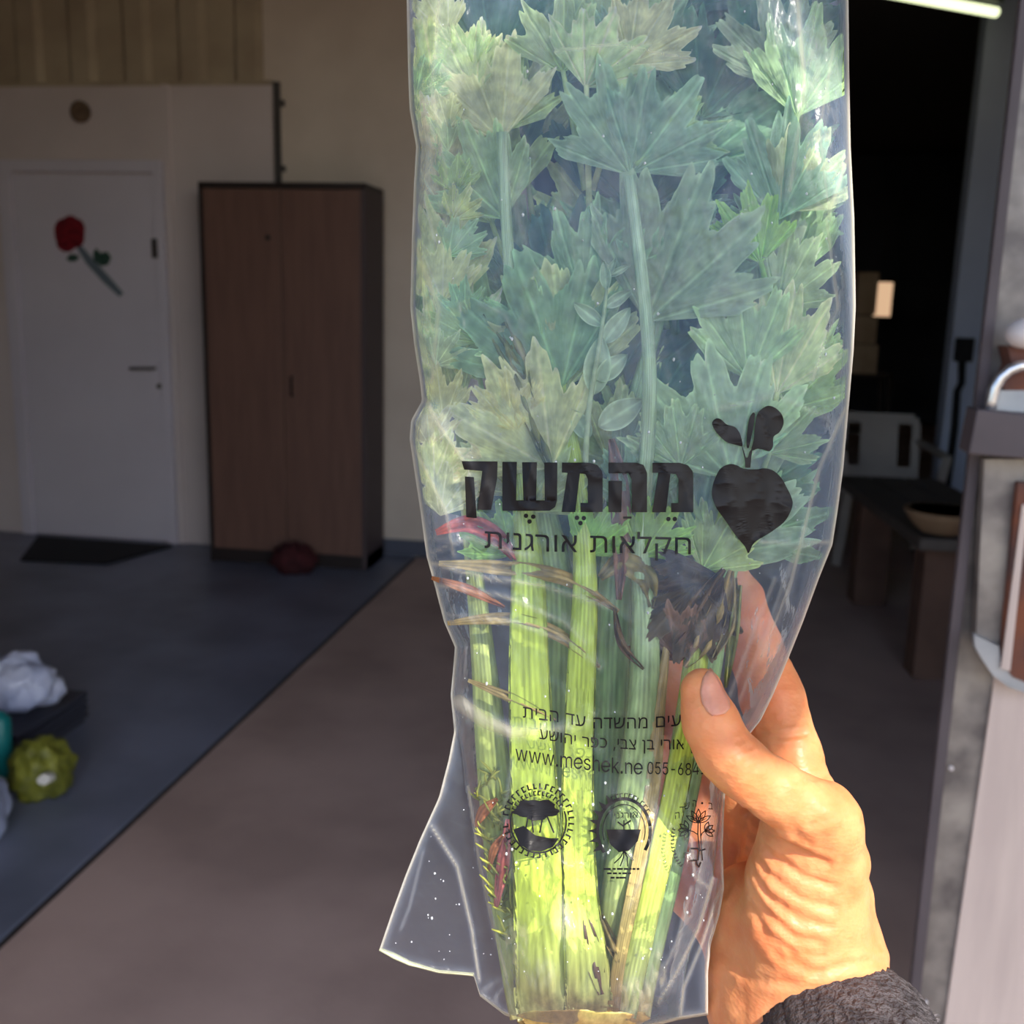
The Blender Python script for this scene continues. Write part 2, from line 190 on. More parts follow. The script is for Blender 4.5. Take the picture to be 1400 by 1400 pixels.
M['wall_white'] = pmat('white_painted_plaster', srgb(222, 208, 196), srgb(212, 198, 186), 3, 0.75, bump=0.05)
M['panel_white'] = pmat('white_partition_board', srgb(214, 202, 202), srgb(206, 194, 194), 2, 0.7)
M['cladding'] = pmat('beige_sheet_cladding', srgb(186, 172, 150), srgb(170, 154, 134), 4, 0.55)
M['door_white'] = pmat('white_door_paint', srgb(212, 206, 218), srgb(205, 199, 211), 2, 0.5)
M['slab'] = pmat('blue_grey_floor_paint', srgb(128, 134, 156), srgb(98, 104, 122), 2.2, 0.38, bump=0.04, detail=8)
M['path'] = pmat('brown_worn_concrete', srgb(196, 170, 160), srgb(172, 148, 140), 2.4, 0.7, bump=0.12, bscale=60, detail=10)
M['ground'] = pmat('pale_yard_concrete', srgb(132, 116, 100), srgb(112, 98, 84), 1.5, 0.9)
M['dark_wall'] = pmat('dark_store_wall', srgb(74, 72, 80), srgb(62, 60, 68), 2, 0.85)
M['roof'] = pmat('roof_sheet', srgb(90, 84, 80), None, rough=0.8)
M['seam'] = pmat('dark_floor_joint', srgb(40, 36, 36), srgb(66, 58, 55), 20, 0.95)
M['cab_door'] = pmat('brown_laminate', srgb(118, 88, 78), srgb(108, 80, 72), 5, 0.5, stretch=(6, 6, 0.6))
M['cab_frame'] = pmat('dark_wenge_laminate', srgb(44, 36, 36), None, rough=0.5)
M['cab_side'] = pmat('dark_side_laminate', srgb(78, 66, 70), None, rough=0.55)
M['black'] = pmat('black_rubber', srgb(26, 26, 30), srgb(34, 34, 38), 60, 0.9)
M['base'] = pmat('slate_baseboard', srgb(84, 88, 104), None, rough=0.6)
M['grey_metal'] = pmat('dull_grey_metal', srgb(120, 118, 122), None, rough=0.4, metal=0.6)
M['conduit'] = pmat('dark_conduit', srgb(70, 66, 66), None, rough=0.5)

M['blue_white'] = pmat('blue_white_wall_paint', srgb(196, 204, 228), srgb(186, 194, 220), 3, 0.6)
def struct(o): return tag(o, kind='structure')
YW = 5.3
# floors, yard, roof
mb = MB(); mb.box(-6.0, -1.375, 1.0, YW, -0.2, 0.012); struct(mb.build('floor', M['slab'], base=(-3.7, 3, 0)))
mb = MB(); mb.box(-1.352, 7.0, 1.0, 14.0, -0.2, 0.010); struct(mb.build('floor_path', M['path'], base=(1, 5, 0)))
mb = MB(); mb.box(-1.40, -1.33, 1.0, YW, -0.21, 0.002); struct(mb.build('trim_1', M['seam'], base=(-1.365, 3, 0)))
mb = MB(); mb.box(-40, 40, -40, 1.0, -0.25, 0.0); struct(mb.build('ground', M['ground'], base=(0, -5, 0)))
mb = MB(); mb.box(-6.2, 7.2, -1.06, 14.2, 3.3, 3.42); struct(mb.build('ceiling', M['roof'], base=(0, 5, 3.3)))
# back wall: smooth plaster on the right of the partition, cladding above it
XP = on_y(373, 200, YW - 0.05)[0]; XE = -0.80; ZP = on_y(200, 116, YW - 0.05)[2]
mb = MB(); mb.box(-6.0, XE, YW, YW + 0.15, 0, 3.3); struct(mb.build('wall_back', M['wall_white'], base=(-2, YW, 0)))
mb = MB(); mb.box(-6.0, -1.45, 0.75, 0.9, 0, 3.3); struct(mb.build('wall_added_left', M['wall_white'], base=(-3.5, 0.8, 0)))  # unseen wall, added to narrow the opening and dim the room
mb = MB(); mb.box(1.42, 7.0, 1.24, 1.39, 0, 3.3); struct(mb.build('wall_added_right', M['wall_white'], base=(4, 1.3, 0)))  # also unseen, added to keep light out beyond the gate
mb = MB(); mb.box(-6.15, -6.0, -0.6, 14, 0, 3.3); struct(mb.build('wall_left', M['wall_white'], base=(-6, 3, 0)))
mb = MB(); mb.box(-6.0, XP, YW - 0.05, YW, 0, ZP)
xq = on_y(240, 300, YW)[0]
mb.box(xq - 0.02, xq + 0.02, YW - 0.065, YW - 0.05, 0, ZP)
struct(mb.build('wall_partition', M['panel_white'], base=(-3, YW, 0)))
mb = MB()
v = []; nx = 0; x = -6.0
prof = [(0.0, 0.0), (0.03, -0.03), (0.13, -0.03), (0.16, 0.0)]
xs = []
while x < XP - 0.05:
    for dx, dy in prof: xs.append((min(x + dx, XP), dy))
    x += 0.305
fr = [(xx, YW - 0.012 + dy, z) for z in (ZP, 3.3) for xx, dy in xs]; n = len(xs)
mb.add(fr, [(i, i + 1, n + i + 1, n + i) for i in range(n - 1)])
mb.box(-6, XP, YW - 0.06, YW, ZP - 0.005, ZP + 0.015)
struct(mb.build('wall_cladding', M['cladding'], base=(-3, YW, ZP)))
# the dark store behind: side, far wall and the pale wall on its right
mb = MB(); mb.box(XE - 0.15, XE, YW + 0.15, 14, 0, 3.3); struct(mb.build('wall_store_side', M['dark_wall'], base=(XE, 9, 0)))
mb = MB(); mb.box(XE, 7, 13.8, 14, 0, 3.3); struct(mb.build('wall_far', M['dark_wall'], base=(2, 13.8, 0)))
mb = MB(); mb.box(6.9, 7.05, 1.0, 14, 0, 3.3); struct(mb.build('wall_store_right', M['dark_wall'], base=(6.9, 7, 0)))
YR = 6.6; XR = on_y(1290, 570, YR)[0]; mb = MB(); mb.box(XR, XR + 1.6, YR, YR + 0.15, 0, 3.3); struct(mb.build('wall_right', M['blue_white'], base=(XR + 0.8, YR, 0)))
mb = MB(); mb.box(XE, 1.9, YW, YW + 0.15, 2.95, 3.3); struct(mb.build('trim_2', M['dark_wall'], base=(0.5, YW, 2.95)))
# baseboards
xl, xr = on_y(238, 750, YW)[0], on_y(590, 750, YW)[0]
mb = MB(); mb.box(xl, XE, YW - 0.012, YW, 0.012, 0.10); struct(mb.build('baseboard_back', M['base'], base=(-1.5, YW, 0)))
# door with frame, handle, lock and the rose sticker
yd = YW - 0.065
dl, dr = on_y(33, 480, yd)[0], on_y(219, 480, yd)[0]; dt = on_y(120, 238, yd)[2]
door = empty('door_1', ((dl + dr) / 2, yd, 0.012), 'white flush door with a red rose sticker, left of the brown cabinet', 'door'); tag(door, kind='structure')
mb = MB(); mb.box(dl, dr, yd, YW - 0.045, 0.02, dt); mb.build('door_leaf', M['door_white'], door, bevel=0.004)
mb = MB(); mb.box(dl - 0.075, dl - 0.006, yd - 0.02, YW - 0.045, 0.012, dt + 0.07); mb.box(dr + 0.006, dr + 0.06, yd - 0.02, YW - 0.045, 0.012, dt + 0.07)
mb.box(dl - 0.006, dr + 0.006, yd - 0.02, YW - 0.045, dt + 0.008, dt + 0.07); mb.build('door_frame', M['door_white'], door, bevel=0.004)
h0 = on_y(213, 503, yd)
mb = MB(); mb.box(h0[0] - 0.025, h0[0] + 0.025, yd - 0.008, yd, h0[2] - 0.16, h0[2] + 0.04)
hp = mb.build('handle_plate', M['door_white'], door)
mb = MB(); mb.tube([(h0[0], yd, h0[2]), (h0[0], yd - 0.05, h0[2]), (h0[0] - 0.02, yd - 0.055, h0[2]), (h0[0] - 0.12, yd - 0.055, h0[2] - 0.004)], 0.009)
mb.build('handle', M['grey_metal'], door, smooth=True)
mb = MB(); k = on_y(221, 528, yd); mb.tube([(k[0] - 0.01, yd - 0.014, k[2]), (k[0] - 0.01, yd, k[2])], 0.014); mb.build('lock_cylinder', M['conduit'], door)
mb = MB(); k = on_y(218, 340, yd); mb.box(dr - 0.008, dr + 0.02, yd - 0.03, yd - 0.02, k[2] - 0.05, k[2] + 0.05); mb.build('hinge', M['conduit'], door)
# rose sticker: petals, leaves and stem as thin vinyl
M['rose'] = pmat('red_petal_vinyl', srgb(138, 26, 40), srgb(84, 10, 24), 55, 0.5)
M['rose_leaf'] = pmat('green_leaf_vinyl', srgb(56, 84, 74), srgb(44, 70, 62), 40, 0.5)
M['rose_stem'] = pmat('grey_green_stem_vinyl', srgb(104, 116, 128), None, rough=0.5)
rose = empty('rose_sticker', on_y(95, 318, yd - 0.001), 'red rose sticker with green leaves and long stem on the white door', 'sticker')
def flat_px(poly, y, mb, th=0.002): prism_px(mb, poly, y, th)
mb = MB()
for cx, cy, r in ((95, 319, 20.5), (88, 313, 14), (103, 312, 13), (91, 330, 14), (103, 326, 12), (96, 307, 12)):
    flat_px([(cx + r * math.cos(a) * (1 + 0.03 * math.sin(3 * a)), cy + r * 1.05 * math.sin(a)) for a in [2 * PI * i / 20 for i in range(20)]], yd - 0.003 - 0.0004 * r, mb)
mb.build('rose_head', M['rose'], rose)
mb = MB(); flat_px([(104, 338), (111, 335), (128, 355), (150, 379), (169, 401), (163, 406), (140, 385), (118, 361)], yd - 0.004, mb); mb.build('stem', M['rose_stem'], rose)
for poly in ([(128, 356), (127, 346), (131, 339), (137, 346), (146, 344), (152, 352), (148, 362), (138, 364)], [(90, 354), (96, 347), (104, 348), (109, 352), (104, 357), (96, 358)]):
    mb = MB(); flat_px(poly, yd - 0.005, mb); mb.build('leaf', M['rose_leaf'], rose)
# round spot above the door, conduit on the wall
M['brown_spot'] = pmat('brown_plaque', srgb(120, 98, 80), srgb(88, 70, 58), 30, 0.7)
p = on_y(110, 153, YW - 0.066)
mb = MB(); mb.tube([(p[0], YW - 0.05, p[2]), (p[0], YW - 0.075, p[2]), (p[0], YW - 0.085, p[2])], [0.052, 0.055, 0.035], 20)
tag(mb.build('wall_knob', M['brown_spot'], base=p), 'small round brown fixture on the white panel above the rose door', 'fixture')
p0 = on_y(377, 112, YW - 0.03); p1 = on_y(379, 262, YW - 0.03)
mb = MB(); mb.tube([(p0[0], YW - 0.02, p0[2]), (p0[0], YW - 0.02, p1[2] - 0.5)], 0.019, 10)
for zz in (p0[2] - 0.1, p0[2] - 0.42): mb.box(p0[0] - 0.035, p0[0] + 0.035, YW - 0.03, YW, zz - 0.015, zz + 0.015)
tag(mb.build('conduit_pipe', M['conduit'], base=(p0[0], YW, p1[2] - 0.5)), 'thin dark conduit pipe running down the wall to the cabinet top', 'pipe')
# door mat
mp_ = [on_z(*q, 0.013) for q in ((52, 735), (236, 748), (146, 772), (28, 767))]
mb = MB(); mb.prism([q + np.array([0, 0, 0.012]) for q in mp_], mp_); tag(mb.build('door_mat', M['black'], base=np.mean(mp_, 0)), 'black rubber mat on the floor before the rose door', 'mat')
# cabinet
yc = 4.92
cl, cr = on_y(279, 500, yc)[0], on_y(500, 500, yc)[0]; ct = on_y(380, 249, yc)[2]
cab = empty('wardrobe_cabinet', ((cl + cr) / 2, yc + 0.17, 0.012), 'tall brown two-door cabinet with dark frame against the back wall', 'cabinet')
mb = MB(); mb.box(cl, cl + 0.022, yc, yc + 0.31, 0.012, ct); mb.box(cl, cr, yc, yc + 0.31, ct - 0.028, ct); mb.box(cl, cr, yc + 0.012, yc + 0.31, 0.012, 0.085)
mb.box(cl + 0.02, cr - 0.02, yc + 0.295, yc + 0.31, 0.05, ct); mb.build('carcass', M['cab_frame'], cab)
mb = MB(); mb.box(cr - 0.022, cr, yc, yc + 0.31, 0.012, ct - 0.028); mb.build('side_panel', M['cab_side'], cab)
cm = on_y(388, 500, yc)[0]
for a, b in ((cl + 0.024, cm - 0.002), (cm + 0.002, cr - 0.024)):
    mb = MB(); mb.box(a, b, yc - 0.004, yc + 0.016, 0.088, ct - 0.032); d = mb.build('door', M['cab_door'], cab, bevel=0.003)
    if a > cl + 0.1:
        hh = on_y(401, 528, yc); mb = MB()
        mb.tube([(hh[0], yc, hh[2] + 0.045), (hh[0], yc - 0.03, hh[2] + 0.045), (hh[0], yc - 0.03, hh[2] - 0.045), (hh[0], yc, hh[2] - 0.045)], 0.006, 8); mb.build('handle', M['cab_frame'], d, smooth=True)
    else:
        hh = on_y(367, 325, yc); mb = MB(); mb.tube([(hh[0], yc - 0.012, hh[2]), (hh[0], yc, hh[2])], 0.014, 12); mb.build('lock', M['cab_frame'], d)
# dark red cloth lump at its foot
M['maroon'] = pmat('dark_red_cloth', srgb(74, 28, 34), srgb(54, 20, 26), 14, 0.9, bump=0.3)
def lump(name, c, r, mat, seed, amp=0.25, freq=2.2, flat=True, parent=None, base=None, nu=48, nv=28):
    mb = MB()
    def fn(d):
        return 1 + amp * noise.noise(d * freq + Vector((seed, 0, 0))) + 0.5 * amp * noise.noise(d * freq * 2.3 + Vector((0, seed, 0))) + 0.25 * amp * abs(noise.noise(d * freq * 4.1 + Vector((0, 0, seed))))
    mb.ball(c, r, nu, nv, fn)
    if flat: mb.v = [(x, y, max(z, c[2] - r[2] * 0.8)) for x, y, z in mb.v]
    return mb.build(name, mat, parent, smooth=True, base=base if base is not None else (c[0], c[1], c[2] - r[2] * 0.8))
c = on_y(402, 742, yc - 0.10); z0 = 0.012
o = lump('cloth_bundle', (c[0], yc - 0.12, z0 + 0.066), (0.115, 0.08, 0.082), M['maroon'], 3.1); tag(o, 'dark red cloth bundle lying at the foot of the brown cabinet', 'cloth')

# ---- things on the floor at the left edge
M['sack_white'] = pmat('cloudy_white_plastic', srgb(206, 212, 236), srgb(160, 170, 204), 7, 0.35, bump=0.4, bscale=14)
M['sack_grey'] = pmat('grey_blue_plastic', srgb(150, 158, 186), srgb(120, 128, 156), 5, 0.35, bump=0.4, bscale=12)
M['green_veg'] = pmat('yellow_green_produce', srgb(128, 130, 50), srgb(84, 88, 34), 25, 0.5, bump=0.6, bscale=40)
M['teal'] = pmat('teal_plastic', srgb(20, 110, 112), None, rough=0.4)
M['label'] = pmat('pale_label', srgb(206, 204, 200), None, rough=0.5)
M['clear'] = pmat('dark_crate_plastic', srgb(58, 60, 72), None, rough=0.5)
g = on_z(55, 1088, 0.012)
def at_depth(px, py, dep): return EYE + ray(px, py) * dep
dep = float((g - EYE) @ CF)
c = at_depth(57, 1050, dep); bw = 38 / FPX * dep
o = empty('produce_bag', (c[0], c[1], 0.012), 'see-through bag of yellow-green vegetables on the floor at the left edge', 'bag')
hz = (c[2] - 0.012)
lump('vegetables', (c[0], c[1], 0.012 + hz * 0.95), (bw, 0.09, hz * 1.18), M['green_veg'], 5.2, amp=0.22, freq=3, parent=o)
q = at_depth(60, 1066, dep - 0.11); mb = MB(); rr = 9 / FPX * dep
mb.prism([q + CR * (rr * math.cos(a) * (1 + .2 * math.sin(2 * a))) + CU * (rr * .8 * math.sin(a)) for a in [2 * PI * i / 12 for i in range(12)]], [q + CF * 0.03 + CR * (rr * math.cos(a)) + CU * (rr * .8 * math.sin(a)) for a in [2 * PI * i / 12 for i in range(12)]])
mb.build('label', M['label'], o)
# crate behind it carrying the white sack
g2 = on_z(20, 1045, 0.012); d2 = float((g2 - EYE) @ CF)
c2 = at_depth(12, 990, d2 + 0.1); top = at_depth(20, 978, d2 + 0.15)[2]
mb = MB(); cx1 = at_depth(62, 1000, d2 + 0.1)[0]; mb.box(cx1 - 0.55, cx1, c2[1] - 0.12, c2[1] + 0.22, 0.012, top)
for i in range(4): mb.box(cx1 - 0.56, cx1 + 0.008, c2[1] - 0.13, c2[1] + 0.23, 0.03 + i * top / 4, 0.045 + i * top / 4)
crate = tag(mb.build('plastic_crate', M['clear'], base=(cx1 - 0.27, c2[1], 0.012)), 'dark plastic crate at the left edge under the white sack', 'crate')
s = at_depth(15, 942, d2 + 0.1); sr = 48 / FPX * d2
o = lump('plastic_sack', (s[0], s[1] + 0.04, top + sr * 0.95), (sr * 1.15, sr * 0.95, sr * 0.86), M['sack_white'], 8.7, amp=0.3, freq=1.8)
tag(o, 'crumpled white plastic sack lying on the dark crate', 'sack')
g3 = on_z(20, 1150, 0.012); d3 = float((g3 - EYE) @ CF); s = at_depth(2, 1100, d3 + 0.1); sr = 52 / FPX * d3
o = lump('grey_sack', (s[0] - 0.005, s[1] - 0.10, 0.012 + sr * 0.8), (sr * 0.85, sr * 0.8, sr * 1.05), M['sack_grey'], 1.3, amp=0.22, freq=1.6)
tag(o, 'grey-blue plastic sack on the floor in front of the vegetables', 'sack')
q = at_depth(-6, 1005, dep); mb = MB(); mb.tube([(q[0], q[1] + 0.02, 0.012), (q[0], q[1] + 0.02, q[2] + 0.04), (q[0], q[1] + 0.02, q[2] + 0.06)], [0.028, 0.03, 0.012], 16)
tag(mb.build('teal_bottle', M['teal'], base=(q[0], q[1] + 0.02, 0.012), smooth=True), 'teal plastic bottle just showing at the left edge below the white sack', 'bottle')

# ---- in the dark store: chair, bench, tube lamp, window, shelf things
M['chair'] = pmat('white_chair_plastic', srgb(168, 158, 152), srgb(152, 143, 138), 4, 0.45)
def chair():
    cx, cy = 1.17, 5.95
    C = empty('plastic_chair', (cx, cy, 0.01), 'white moulded plastic garden chair standing in the dark store behind the bench', 'chair')
    w0 = 0.225
    def P(x, y, z): return (cx + x, cy + y, z)
    # backrest: top rail, posts and a wide splat, leaning back
    def zy(z): return 0.20 + (z - 0.42) * 0.20
    def strip(xa, xb, za, zb, n=6):
        fr = []; bk = []
        v = []; f = []
        for i in range(n + 1):
            for j in range(n + 1):
                x = xa + (xb - xa) * i / n; z = za + (zb - za) * j / n
                v.append(P(x, zy(z) - 0.18 * (x * x), z))
        for i in range(n):
            for j in range(n):
                f.append((i * (n + 1) + j, (i + 1) * (n + 1) + j, (i + 1) * (n + 1) + j + 1, i * (n + 1) + j + 1))
        return v, f
    mb = MB()
    for a in ((-0.225, -0.180, 0.40, 0.76), (0.180, 0.225, 0.40, 0.76), (-0.105, 0.105, 0.44, 0.76), (-0.215, 0.215, 0.755, 0.79), (-0.225, 0.225, 0.44, 0.51)):
        mb.add(*strip(*a))
    v, f = strip(-0.19, 0.19, 0.79, 0.812); mb.add(v, f)
    o = mb.build('backrest', M['chair'], C); m = o.modifiers.new('s', 'SOLIDIFY'); m.thickness = 0.012
    mb = MB(); n = 8; v = []; f = []
    for i in range(n + 1):
        for j in range(n + 1):
            x = -0.23 + 0.46 * i / n; y = -0.24 + 0.45 * j / n; v.append(P(x, y, 0.42 + 0.02 * (x / 0.23) ** 2 - 0.02 * max(0, -y - 0.12)))
    for i in range(n):
        for j in range(n): f.append((i * (n + 1) + j, (i + 1) * (n + 1) + j, (i + 1) * (n + 1) + j + 1, i * (n + 1) + j + 1))
    mb.add(v, f); o = mb.build('seat', M['chair'], C); m = o.modifiers.new('s', 'SOLIDIFY'); m.thickness = 0.02
    for sx in (-1, 1):
        mb = MB(); mb.bar(P(sx * 0.27, -0.22, 0.63), P(sx * 0.225, 0.25, 0.66), 0.05, 0.02); mb.bar(P(sx * 0.27, -0.22, 0.63), P(sx * 0.24, -0.2, 0.42), 0.045, 0.02)
        mb.build('armrest', M['chair'], C)
        for ya, yb in ((-0.2, -0.25), (0.2, 0.27)):
            mb = MB(); mb.bar(P(sx * 0.22, ya, 0.42), P(sx * 0.26, yb, 0.011), 0.05, 0.045); mb.build('leg', M['chair'], C)
chair()
M['bench_top'] = pmat('weathered_grey_plank', srgb(96, 88, 84), srgb(74, 66, 64), 8, 0.7, stretch=(1, 8, 1))
M['bench_leg'] = pmat('brown_wood_block', srgb(112, 84, 72), srgb(90, 66, 58), 6, 0.75)
M['tan'] = pmat('tan_board', srgb(160, 132, 104), srgb(140, 112, 88), 6, 0.7)
bench = empty('bench', (1.1, 4.3, 0.01), 'low wooden bench on two thick block legs in front of the chair', 'bench')
pa = on_z(1275, 930, 0.01); pb = on_z(1188, 828, 0.01)
dv = (pb - pa) / np.linalg.norm(pb - pa); sdv = np.array([dv[1], -dv[0], 0])
for p in (pa, pb):
    mb = MB(); mb.bar(p + dv * 0.07 + np.array([0, 0, 0.0]), p + dv * 0.07 + np.array([0, 0, 0.53]), 0.15, 0.14, up=tuple(dv)); mb.build('leg', M['bench_leg'], bench, bevel=0.006)
for k in range(3):
    a = pa - dv * 0.12 + sdv * (-0.06 + k * 0.165); b = pb + dv * 0.30 + sdv * (-0.06 + k * 0.165)
    mb = MB(); mb.bar(a + np.array([0, 0, 0.555]), b + np.array([0, 0, 0.555]), 0.155, 0.045); mb.build('plank', M['bench_top'], bench, bevel=0.004)
# shallow tan bowl on the near end of the bench
c0 = on_z(1288, 728, 0.60); mb = MB()
mb.tube([c0 + np.array([0, 0, z]) for z in (0, 0.004, 0.03, 0.065, 0.085, 0.085, 0.06, 0.02)], [0.05, 0.075, 0.105, 0.132, 0.14, 0.128, 0.115, 0.06], 28)
tag(mb.build('tan_bowl', M['tan'], base=c0, smooth=False), 'shallow tan bowl standing on the near end of the low bench', 'bowl')
# fluorescent tube
M['tube'] = pmat('glowing_tube', (0.92, 1.0, 0.60, 1), None, emit=1.5)
M['fitting'] = pmat('lamp_fitting', srgb(60, 60, 62), None, rough=0.6)
ta, tb = on_z(1362, 17, 3.0), on_z(1130, -26, 3.0)
lamp = empty('tube_lamp', (ta + tb) / 2, 'glowing fluorescent tube lamp under the dark store ceiling, upper right', 'lamp')
mb = MB(); mb.tube([ta, tb], 0.026, 12); mb.build('tube', M['tube'], lamp, smooth=True)
mb = MB(); up = np.array([0, 0, 0.07]); mb.bar(ta + up, tb + up, 0.09, 0.05); mb.bar((ta + tb) / 2 + up, (ta + tb) / 2 + np.array([0, 0, 0.30]), 0.05, 0.05); mb.build('housing', M['fitting'], lamp)
# far lit window and a hazy patch of board beside it
M['pane'] = pmat('sunlit_window_pane', srgb(228, 188, 150), None, emit=0.85)
M['window_frame'] = pmat('window_frame', srgb(70, 58, 50), None, rough=0.7)
wq = [on_y(px, py, 13.76) for px, py in ((1197, 388), (1219, 386), (1217, 433), (1199, 430))]
win = empty('window_1', np.mean(wq, 0)); tag(win, kind='structure')
mb = MB(); xs_ = [q[0] for q in wq]; zs_ = [q[2] for q in wq]; X0, X1, Z0, Z1 = min(xs_), max(xs_), min(zs_), max(zs_)
mb.box(X0, X1, 13.77, 13.79, Z0, Z1); mb.build('pane', M['pane'], win)
mb = MB(); mb.box(X0 - .04, X0, 13.74, 13.8, Z0 - .04, Z1 + .04); mb.box(X1, X1 + .04, 13.74, 13.8, Z0 - .04, Z1 + .04); mb.box(X0, X1, 13.74, 13.8, Z1, Z1 + .04); mb.box(X0, X1, 13.74, 13.8, Z0 - .04, Z0); mb.build('frame', M['window_frame'], win)
M['card'] = pmat('brown_cardboard', srgb(206, 176, 146), srgb(186, 154, 126), 5, 0.8)
M['shelf'] = pmat('dark_shelf', srgb(66, 50, 44), None, rough=0.7)
sy = 10.2
sl, sr_ = on_y(1120, 500, sy)[0], on_y(1222, 500, sy)[0]
zsh = on_y(1190, 512, sy)[2]
shf = empty('storage_shelf', ((sl + sr_) / 2, sy + 0.2, 0.01), 'dark storage shelf deep in the store behind the chair', 'shelf')
for zz in (zsh, zsh - 0.55):
    mb = MB(); mb.box(sl, sr_, sy, sy + 0.45, zz - 0.03, zz); mb.build('board', M['shelf'], shf)
for xx in (sl, sr_ - 0.04):
    for yy in (sy, sy + 0.41):
        mb = MB(); mb.box(xx, xx + 0.04, yy, yy + 0.04, 0.01, zsh + 0.02); mb.build('post', M['shelf'], shf)
for (pa_, pb_, py0, py1, lab) in ((1168, 1196, 372, 430, 'pale brown cardboard box on top of the stack on the store shelf'), (1165, 1200, 432, 470, 'brown cardboard box under the pale one on the store shelf'), (1160, 1205, 472, 511, 'wide dark brown cardboard box lowest on the store shelf')):
    x0, x1 = on_y(pa_, 450, sy)[0], on_y(pb_, 450, sy)[0]; z1 = on_y(1185, py0, sy)[2]; z0_ = on_y(1185, py1, sy)[2]
    mb = MB(); mb.box(x0, x1, sy + 0.04, sy + 0.36, max(z0_, zsh), z1); mb.box(x0 + (x1 - x0) * .44, x0 + (x1 - x0) * .56, sy + 0.037, sy + 0.363, max(z0_, zsh), z1 + 0.002)
    tag(mb.build('cardboard_box', M['card'], base=((x0 + x1) / 2, sy + 0.2, max(z0_, zsh))), lab, 'box', 'boxes on the store shelf')
# switch box and cable on the pale right wall
k = on_y(1316, 478, YR); kk = on_y(1308, 590, YR)
mb = MB(); mb.box(k[0] - 0.05, k[0] + 0.05, YR - 0.06, YR, k[2] - 0.07, k[2] + 0.07); sb = mb.build('switch_box', M['black'], base=(k[0], YR, k[2]), bevel=0.008)
tag(sb, 'small black switch box on the pale blue wall edge at the back right', 'switch')
mb = MB(); mb.tube([(k[0], YR - 0.022, k[2] - 0.07), (k[0] + 0.01, YR - 0.022, k[2] - 0.2), (k[0] - 0.01, YR - 0.022, (k[2] + kk[2]) / 2), (kk[0] - 0.02, YR - 0.022, kk[2] + 0.03), (kk[0] - 0.03, YR - 0.022, 0.0)], 0.022, 8)
tag(mb.build('cable', M['black'], base=(kk[0], YR, 0), smooth=True), 'black cable hanging below the switch box on the pale blue wall', 'cable')

# unseen shade caster under the eave, added and shaped to shadow the upper bag
M['shade_caster'] = pmat('dark_caster_metal', srgb(52, 50, 50), None, rough=0.5, metal=0.3)
lc = B(928, 496, 0.02) + np.array(SUN_TO) * (1.34 / -SUN_TO.y); LH = 0.128
caster = empty('added_shade_caster', (lc[0], lc[1], lc[2] - LH), 'dark metal body under the roof edge, added out of view to shade the bag', 'shade_caster')
prof_ = [(-1, .02), (-.98, .036), (-.92, .048), (-.80, .055), (-.60, .058), (-.35, .059), (0, .058), (.35, .056), (.68, .050), (.88, .042), (.97, .026), (1, .008)]
mb = MB(); mb.tube([lc + np.array([0.030 * -t, 0, t * LH]) for t, r in prof_], [r for t, r in prof_], 28); mb.build('body', M['shade_caster'], caster, smooth=True)
mb = MB(); mb.tube([lc + np.array([-0.030, 0, LH]), np.array([lc[0] - 0.030, lc[1], 3.3])], 0.002, 6); mb.build('chain', M['shade_caster'], caster)

# ---- steel gate leaf at the right edge
M['steel'] = pmat('scuffed_grey_steel', srgb(104, 99, 100), srgb(158, 152, 148), 16, 0.45, metal=0.3, bump=0.1, detail=9)
M['steel_dark'] = pmat('dull_purple_grey_paint', srgb(88, 80, 86), srgb(76, 69, 75), 8, 0.6)
M['gate_pale'] = pmat('pale_gate_paint', srgb(206, 190, 184), srgb(190, 174, 170), 5, 0.55, stretch=(6, 6, 0.7))
M['rust'] = pmat('rusty_steel', srgb(122, 72, 52), srgb(84, 60, 58), 18, 0.8, bump=0.3)
M['chrome'] = pmat('bright_steel', srgb(226, 226, 232), None, rough=0.22, metal=0.9)
M['galv'] = pmat('galvanised_steel', srgb(150, 156, 166), srgb(176, 180, 188), 14, 0.4, metal=0.4)
M['ivory'] = pmat('ivory_plastic', srgb(210, 204, 208), None, rough=0.4)
yg = 1.30
def gx(py, x_at0, x_at1400): return x_at0 + (x_at1400 - x_at0) * py / 1400.0
gate = empty('steel_gate', on_y(1330, 1400, yg) * np.array([1, 1, 0]) + np.array([0.05, 0.02, 0.01]), 'grey steel gate leaf with latch and lock box at the right edge', 'gate')
mb = MB(); prism_px(mb, [(1396, 0), (1324, 640), (1240, 1400), (1200, 1760), (1216, 1760), (1254, 1400), (1338, 640), (1410, 0), (1432, -200), (1418, -200)], yg - 0.012, 0.012); mb.build('edge_strip', M['steel_dark'], gate)
mb = MB(); prism_px(mb, [(1432, -200), (1254, 1400), (1214, 1760), (1256, 1760), (1298, 1400), (1357, 950), (1392, 640), (1450, 100), (1480, -200)], yg, 0.05); mb.build('post', M['steel'], gate)
mb = MB(); prism_px(mb, [(1480, -200), (1392, 640), (1357, 950), (1292, 1400), (1245, 1760), (1750, 1760), (1750, -200)], yg - 0.006, 0.03); mb.build('sheet_panel', M['gate_pale'], gate)
for yy, dd in ((1010, 0), (1330, 6)):
    q = on_y(1296 - (yy - 1048) * 0.11, yy + 40, yg - 0.012); mb = MB(); mb.ball(q, (0.0035, 0.004, 0.0035), 12, 8); mb.build('rivet', M['ivory'], gate, smooth=True)
